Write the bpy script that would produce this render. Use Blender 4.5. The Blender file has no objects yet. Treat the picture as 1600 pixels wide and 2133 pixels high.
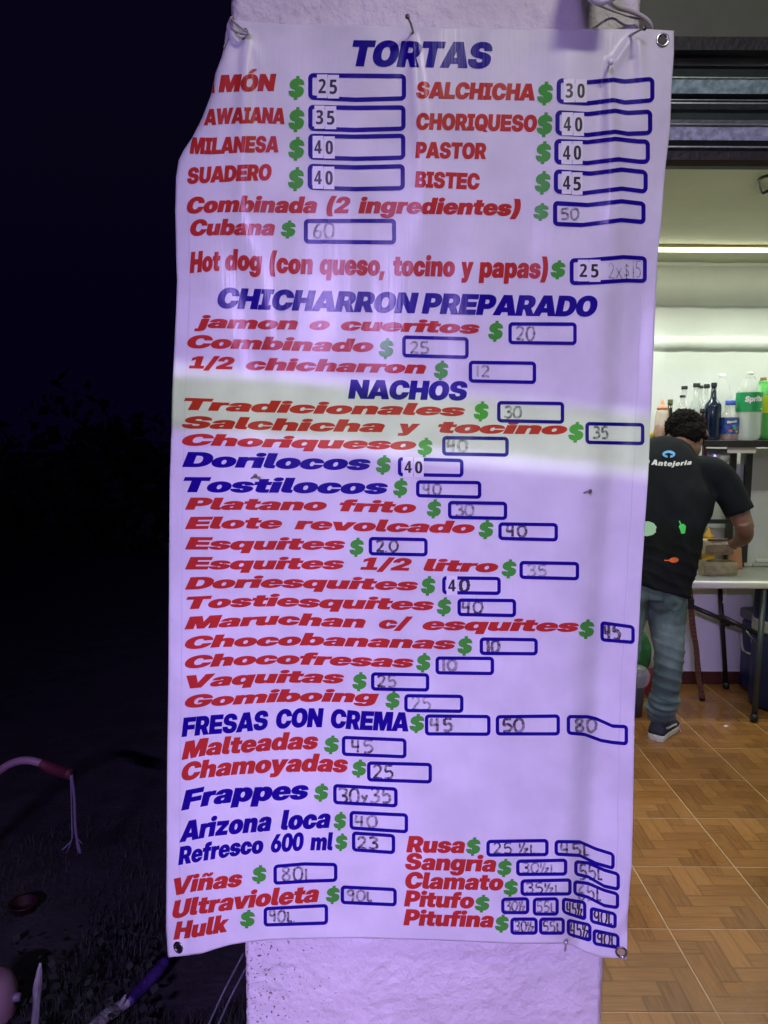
import bpy, bmesh, math, random
import numpy as np
from mathutils import Vector, Matrix, noise
from mathutils.bvhtree import BVHTree
R = math.radians
random.seed(7)
sc = bpy.context.scene
COL = sc.collection

# ------------------------------------------------------------------ camera
FPX = 1550.0
PITCH, ROLL, CAMZ = R(6.0), R(0.31), 1.52
CAM = np.array([0.0, 0.0, CAMZ])
fwd = np.array([0, math.cos(PITCH), -math.sin(PITCH)])
up0 = np.array([0, math.sin(PITCH), math.cos(PITCH)])
rt0 = np.array([1.0, 0, 0])
crt = rt0 * math.cos(ROLL) + up0 * math.sin(ROLL)
cup = up0 * math.cos(ROLL) - rt0 * math.sin(ROLL)
cd = bpy.data.cameras.new('camera'); cam = bpy.data.objects.new('camera', cd); COL.objects.link(cam)
cd.sensor_fit = 'VERTICAL'; cd.sensor_height = 36.0; cd.lens = FPX / 2133 * 36
cd.clip_start = 0.02; cd.clip_end = 400
M = Matrix(((crt[0], cup[0], -fwd[0], 0), (crt[1], cup[1], -fwd[1], 0), (crt[2], cup[2], -fwd[2], CAMZ), (0, 0, 0, 1)))
cam.matrix_world = M
sc.camera = cam
def ray(X, Y):
    return fwd + crt * ((X - 800) / FPX) + cup * ((1066.5 - Y) / FPX)
def P(X, Y, D):                                # photo pixel -> point on the vertical plane y = D
    r = ray(X, Y); return Vector(CAM + r * (D / r[1]))
# ------------------------------------------------------------------ world: night sky
w = bpy.data.worlds.new('World'); sc.world = w; w.use_nodes = True
wn = w.node_tree; bg = wn.nodes['Background']
sky = wn.nodes.new('ShaderNodeTexSky'); sky.sky_type = 'NISHITA'; sky.sun_disc = False
sky.sun_elevation = R(-4.6); sky.sun_rotation = R(180)
glow = wn.nodes.new('ShaderNodeVectorMath'); glow.operation = 'ADD'; glow.inputs[1].default_value = (0.008, 0.003, 0.042)   # town glow in the night sky
wn.links.new(sky.outputs[0], glow.inputs[0]); wn.links.new(glow.outputs[0], bg.inputs[0]); bg.inputs[1].default_value = 0.15
def lamp(name, kind, loc, target, energy, color, **kw):
    l = bpy.data.lights.new(name, kind); l.energy = energy; l.color = color
    o = bpy.data.objects.new(name, l); COL.objects.link(o); o.location = loc
    d = Vector(target) - Vector(loc)
    o.rotation_euler = d.to_track_quat('-Z', 'Y').to_euler()
    for k, v in kw.items(): setattr(l, k, v)
    return o
# faint violet sun lamp, added to lift the dark yard ground
violet_fill_sun = lamp('violet_fill_sun', 'SUN', (0, -3, 9), (0, 3, 0), 0.10, (0.28, 0.12, 1.0), angle=R(0.5))
# assumed street-side lamps (violet light that bathes the banner, the pale one above it)
VIOLET_AT = (-1.0, -2.8, 2.60)
WHITE_AT = (0.75, 0.10, 3.25)
vio = lamp('assumed_violet_light', 'AREA', VIOLET_AT, (-0.20, 1.6, 0.52), 34.5, (0.54, 0.385, 0.95), shape='RECTANGLE', size=0.80, size_y=0.012, spread=R(55))
vio.rotation_euler = (vio.rotation_euler.to_matrix() @ Matrix.Rotation(R(-4.6), 3, 'Z')).to_euler()
wht = lamp('assumed_pale_light', 'AREA', WHITE_AT, (0.0, 1.6, 1.35), 12.3, (1.0, 0.96, 0.86), shape='RECTANGLE', size=0.34, size_y=0.16)
# added spot, squeezed flat to lay a pale green band across the banner
grn = lamp('green_band_light', 'SPOT', (0.3, -1.9, 0.75), P(860, 880, 1.585), 290, (0.90, 0.98, 0.96), spot_size=R(60), spot_blend=0.75, shadow_soft_size=0.004)
grn.scale = (1.0, 0.044, 1.0)
grn.rotation_euler = (grn.rotation_euler.to_matrix() @ Matrix.Rotation(R(-4.6), 3, 'Z')).to_euler()
sc.view_settings.view_transform = 'Standard'; sc.view_settings.look = 'None'
sc.view_settings.gamma = 1.0; sc.view_settings.use_curve_mapping = False
sc.view_settings.exposure = 0.0
sc.render.engine = 'CYCLES'
sc.cycles.max_bounces = 6; sc.cycles.transparent_max_bounces = 8
sc.cycles.use_denoising = True

# ------------------------------------------------------------------ helpers
def G(X, Y, z=0.0):                            # photo pixel -> point on the horizontal plane z
    r = ray(X, Y); return Vector(CAM + r * ((z - CAMZ) / r[2]))
def mpp(D): return D / FPX

def meshobj(name, verts, faces, mat=None, parent=None, smooth=True, kind=None):
    me = bpy.data.meshes.new(name)
    me.from_pydata([tuple(v) for v in verts], [], [tuple(f) for f in faces]); me.update()
    if smooth: me.polygons.foreach_set('use_smooth', [True] * len(me.polygons))
    if mat: me.materials.append(mat)
    o = bpy.data.objects.new(name, me); COL.objects.link(o)
    if parent: o.parent = parent
    if kind: o['kind'] = kind
    return o
def bmobj(name, bm, mat=None, parent=None, smooth=True, kind=None, bevel=0):
    me = bpy.data.meshes.new(name); bm.to_mesh(me); bm.free()
    if smooth: me.polygons.foreach_set('use_smooth', [True] * len(me.polygons))
    if mat: me.materials.append(mat)
    o = bpy.data.objects.new(name, me); COL.objects.link(o)
    if parent: o.parent = parent
    if kind: o['kind'] = kind
    return o
def tag(o, label, cat, group=None):
    o['label'] = label; o['category'] = cat
    if group: o['group'] = group
    return o
def thing(name, label, cat, loc=(0, 0, 0), group=None):
    o = bpy.data.objects.new(name, None); COL.objects.link(o); o.location = loc
    o.empty_display_size = 0.05
    o.matrix_world = Matrix.Translation(Vector(loc))
    return tag(o, label, cat, group)
def part(o, th):                                # parent keeping world placement
    o.parent = th; o.matrix_parent_inverse = Matrix.Translation(-Vector(th.location)); return o
def box(bm, a, b, bev=0.0, rot=None, piv=None):
    a, b = Vector(a), Vector(b); c = (a + b) / 2; s = b - a
    r = bmesh.ops.create_cube(bm, size=1.0)
    vs = r['verts']
    bmesh.ops.scale(bm, vec=(abs(s.x), abs(s.y), abs(s.z)), verts=vs)
    if bev > 0:
        es = list({e for v in vs for e in v.link_edges})
        g = bmesh.ops.bevel(bm, geom=es, offset=bev, segments=2, affect='EDGES', profile=0.5)
        vs = list({v for f in g['faces'] for v in f.verts} | {v for v in vs if v.is_valid})
    bmesh.ops.translate(bm, vec=c, verts=vs)
    if rot is not None:
        bmesh.ops.rotate(bm, cent=piv or c, matrix=rot, verts=vs)
    return vs
def boxobj(name, a, b, mat, parent=None, bev=0.0, smooth=False, kind=None, rot=None, piv=None):
    bm = bmesh.new(); box(bm, a, b, bev, rot, piv); return bmobj(name, bm, mat, parent, smooth, kind)
def catmull(pts, n=6):
    pts = [np.array(p, float) for p in pts]
    if len(pts) < 3: return pts
    out = []
    for i in range(len(pts) - 1):
        p0 = pts[max(i - 1, 0)]; p1 = pts[i]; p2 = pts[i + 1]; p3 = pts[min(i + 2, len(pts) - 1)]
        for k in range(n):
            t = k / n
            out.append(0.5 * ((2 * p1) + (-p0 + p2) * t + (2 * p0 - 5 * p1 + 4 * p2 - p3) * t * t + (-p0 + 3 * p1 - 3 * p2 + p3) * t ** 3))
    out.append(pts[-1]); return out
def tube_geo(path, rad, seg=10, hint=(0, 1, 0), cap=True, V=None, F=None):
    """path: points; rad: float, list of floats or list of (a, b); a lies across the hint, b along it"""
    V = [] if V is None else V; F = [] if F is None else F
    n = len(path); path = [Vector(p) for p in path]; hint = Vector(hint)
    base = len(V)
    for i, p in enumerate(path):
        t = (path[min(i + 1, n - 1)] - path[max(i - 1, 0)]).normalized()
        u = t.cross(hint)
        if u.length < 1e-3: u = t.cross(Vector((1, 0, 0)))
        u.normalize(); v = u.cross(t).normalized()
        r = rad[i] if isinstance(rad, (list, tuple)) else rad
        a, b = r if isinstance(r, (list, tuple)) else (r, r)
        for k in range(seg):
            an = 2 * math.pi * k / seg
            V.append(p + u * (a * math.cos(an)) + v * (b * math.sin(an)))
    for i in range(n - 1):
        for k in range(seg):
            a0 = base + i * seg + k; a1 = base + i * seg + (k + 1) % seg
            F.append((a0, a1, a1 + seg, a0 + seg))
    if cap:
        F.append(tuple(base + k for k in reversed(range(seg))))
        F.append(tuple(base + (n - 1) * seg + k for k in range(seg)))
    return V, F
def tube(name, path, rad, mat, parent=None, seg=10, sm=0, hint=(0, 1, 0)):
    if sm:
        if isinstance(rad, (list, tuple)) and isinstance(rad[0], (int, float)):
            rr = catmull([(r, 0, 0) for r in rad], sm); rad = [float(r[0]) for r in rr]
        path = catmull(path, sm)
    V, F = tube_geo(path, rad, seg, hint); return meshobj(name, V, F, mat, parent)
def lathe(name, prof, mat, parent=None, seg=24, at=(0, 0, 0)):
    V, F = [], []
    for r, z in prof:
        for k in range(seg):
            an = 2 * math.pi * k / seg; V.append((at[0] + r * math.cos(an), at[1] + r * math.sin(an), at[2] + z))
    for i in range(len(prof) - 1):
        for k in range(seg):
            a = i * seg + k; b = i * seg + (k + 1) % seg; F.append((a, b, b + seg, a + seg))
    if prof[0][0] > 1e-5: F.append(tuple(reversed(range(seg))))
    if prof[-1][0] > 1e-5: F.append(tuple((len(prof) - 1) * seg + k for k in range(seg)))
    return meshobj(name, V, F, mat, parent)

# ------------------------------------------------------------------ materials
def nd(nt, t, **kw):
    n = nt.nodes.new(t)
    for k, v in kw.items():
        if k.startswith('_'): n.inputs[int(k[1:])].default_value = v
        else: setattr(n, k, v)
    return n
def mth(nt, op, a, b=None):
    n = nt.nodes.new('ShaderNodeMath'); n.operation = op
    for i, v in enumerate((a, b)):
        if v is None: continue
        if isinstance(v, (int, float)): n.inputs[i].default_value = v
        else: nt.links.new(v, n.inputs[i])
    return n.outputs[0]
def mat(name, col, rough=0.5, metal=0.0, var=0.0, vscale=8.0, bump=0.0, bscale=60.0, alpha=1.0, emit=None, spec=0.5, coat=0.0, stretch=None, sheen=0.0, col2=None, trans=0.0):
    m = bpy.data.materials.new(name); m.use_nodes = True; nt = m.node_tree; b = nt.nodes['Principled BSDF']
    b.inputs['Base Color'].default_value = (*col, 1); b.inputs['Roughness'].default_value = rough; b.inputs['Metallic'].default_value = metal
    b.inputs['Specular IOR Level'].default_value = spec; b.inputs['Alpha'].default_value = alpha
    b.inputs['Coat Weight'].default_value = coat; b.inputs['Sheen Weight'].default_value = sheen
    b.inputs['Transmission Weight'].default_value = trans
    tc = nd(nt, 'ShaderNodeTexCoord'); src = tc.outputs['Object']
    if stretch:
        mp = nd(nt, 'ShaderNodeMapping'); mp.inputs['Scale'].default_value = stretch; nt.links.new(src, mp.inputs[0]); src = mp.outputs[0]
    if var > 0 or col2:
        n = nd(nt, 'ShaderNodeTexNoise'); n.inputs['Scale'].default_value = vscale; n.inputs['Detail'].default_value = 6; nt.links.new(src, n.inputs['Vector'])
        cr = nd(nt, 'ShaderNodeValToRGB'); nt.links.new(n.outputs[0], cr.inputs[0])
        cr.color_ramp.elements[0].position = 0.35; cr.color_ramp.elements[1].position = 0.68
        c2 = col2 or tuple(min(1, c * (1 + var)) for c in col)
        cr.color_ramp.elements[0].color = (*[c * (1 - var) for c in col], 1); cr.color_ramp.elements[1].color = (*c2, 1)
        nt.links.new(cr.outputs[0], b.inputs['Base Color'])
    if bump > 0:
        n = nd(nt, 'ShaderNodeTexNoise'); n.inputs['Scale'].default_value = bscale; n.inputs['Detail'].default_value = 5; nt.links.new(src, n.inputs['Vector'])
        bp = nd(nt, 'ShaderNodeBump'); bp.inputs['Strength'].default_value = bump; bp.inputs['Distance'].default_value = 0.01
        nt.links.new(n.outputs[0], bp.inputs['Height']); nt.links.new(bp.outputs[0], b.inputs['Normal'])
    if emit:
        b.inputs['Emission Color'].default_value = (*emit[0], 1); b.inputs['Emission Strength'].default_value = emit[1]
    return m
def vinyl(name, col, rough=0.26, spec=0.21, dirt=0.08):
    """printed vinyl: fine vertical ribs and weave shared by cloth and ink"""
    m = mat(name, col, rough, var=dirt, vscale=9, spec=spec)
    nt = m.node_tree; b = nt.nodes['Principled BSDF']; tc = [n for n in nt.nodes if n.type == 'TEX_COORD'][0]
    def nz(s, det=2.0):
        mp = nd(nt, 'ShaderNodeMapping'); mp.inputs['Scale'].default_value = s; nt.links.new(tc.outputs['Object'], mp.inputs[0])
        n = nd(nt, 'ShaderNodeTexNoise'); n.inputs['Scale'].default_value = 1; n.inputs['Detail'].default_value = det; nt.links.new(mp.outputs[0], n.inputs['Vector']); return n.outputs[0]
    a = nz((330, 20, 7)); c = nz((26, 20, 1.3)); d = nz((30, 20, 300)); e = nz((12, 12, 5))
    h = mth(nt, 'ADD', mth(nt, 'MULTIPLY', a, 0.00042), mth(nt, 'MULTIPLY', c, 0.0016))
    h = mth(nt, 'ADD', h, mth(nt, 'MULTIPLY', d, 0.00009)); h = mth(nt, 'ADD', h, mth(nt, 'MULTIPLY', e, 0.003))
    bp = nd(nt, 'ShaderNodeBump'); bp.inputs['Strength'].default_value = 0.8; bp.inputs['Distance'].default_value = 1.0
    nt.links.new(h, bp.inputs['Height']); nt.links.new(bp.outputs[0], b.inputs['Normal'])
    return m
VW = vinyl('vinyl_white', (0.74, 0.74, 0.74))
VR = vinyl('ink_red', (0.50, 0.036, 0.026)); VB = vinyl('ink_blue', (0.014, 0.004, 0.23)); VG = vinyl('ink_green', (0.07, 0.36, 0.045))
STK = mat('sticker_paper', (0.80, 0.80, 0.80), 0.35); BLK = mat('ink_black', (0.008, 0.008, 0.01), 0.4)
def marker_mat():
    m = mat('marker_ink', (0.05, 0.045, 0.05), 0.6); nt = m.node_tree; b = nt.nodes['Principled BSDF']
    tc = [n for n in nt.nodes if n.type == 'TEX_COORD'][0]
    n = nd(nt, 'ShaderNodeTexNoise'); n.inputs['Scale'].default_value = 130; n.inputs['Detail'].default_value = 3; nt.links.new(tc.outputs['Object'], n.inputs['Vector'])
    n2 = nd(nt, 'ShaderNodeTexNoise'); n2.inputs['Scale'].default_value = 11; nt.links.new(tc.outputs['Object'], n2.inputs['Vector'])
    mr = nd(nt, 'ShaderNodeMapRange', _1=0.32, _2=0.66, _3=0.38, _4=1.0); nt.links.new(n.outputs[0], mr.inputs[0])
    mr2 = nd(nt, 'ShaderNodeMapRange', _1=0.35, _2=0.65, _3=0.65, _4=1.15); nt.links.new(n2.outputs[0], mr2.inputs[0])
    nt.links.new(mth(nt, 'MULTIPLY', mr.outputs[0], mr2.outputs[0]), b.inputs['Alpha']); return m
MARK = marker_mat()
MARKF = MARK.copy(); MARKF.name = 'marker_faint'
for n_ in MARKF.node_tree.nodes:
    if n_.type == 'MAP_RANGE' and abs(n_.inputs[4].default_value - 1.0) < .01: n_.inputs[3].default_value = .16; n_.inputs[4].default_value = .72
MARKD = mat('marker_ink_dark', (0.02, 0.018, 0.03), 0.5, alpha=0.85)
STEEL = mat('galvanised_steel', (0.55, 0.56, 0.58), 0.3, 0.9, var=0.15, vscale=60)
EYEL = mat('eyelet_metal', (0.6, 0.6, 0.6), 0.22, 1.0); NAIL = mat('nail_metal', (0.30, 0.28, 0.27), 0.35, 0.9, var=0.3, vscale=200)
BLACKM = mat('black_metal', (0.012, 0.012, 0.013), 0.4, var=0.3, vscale=30)
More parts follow.
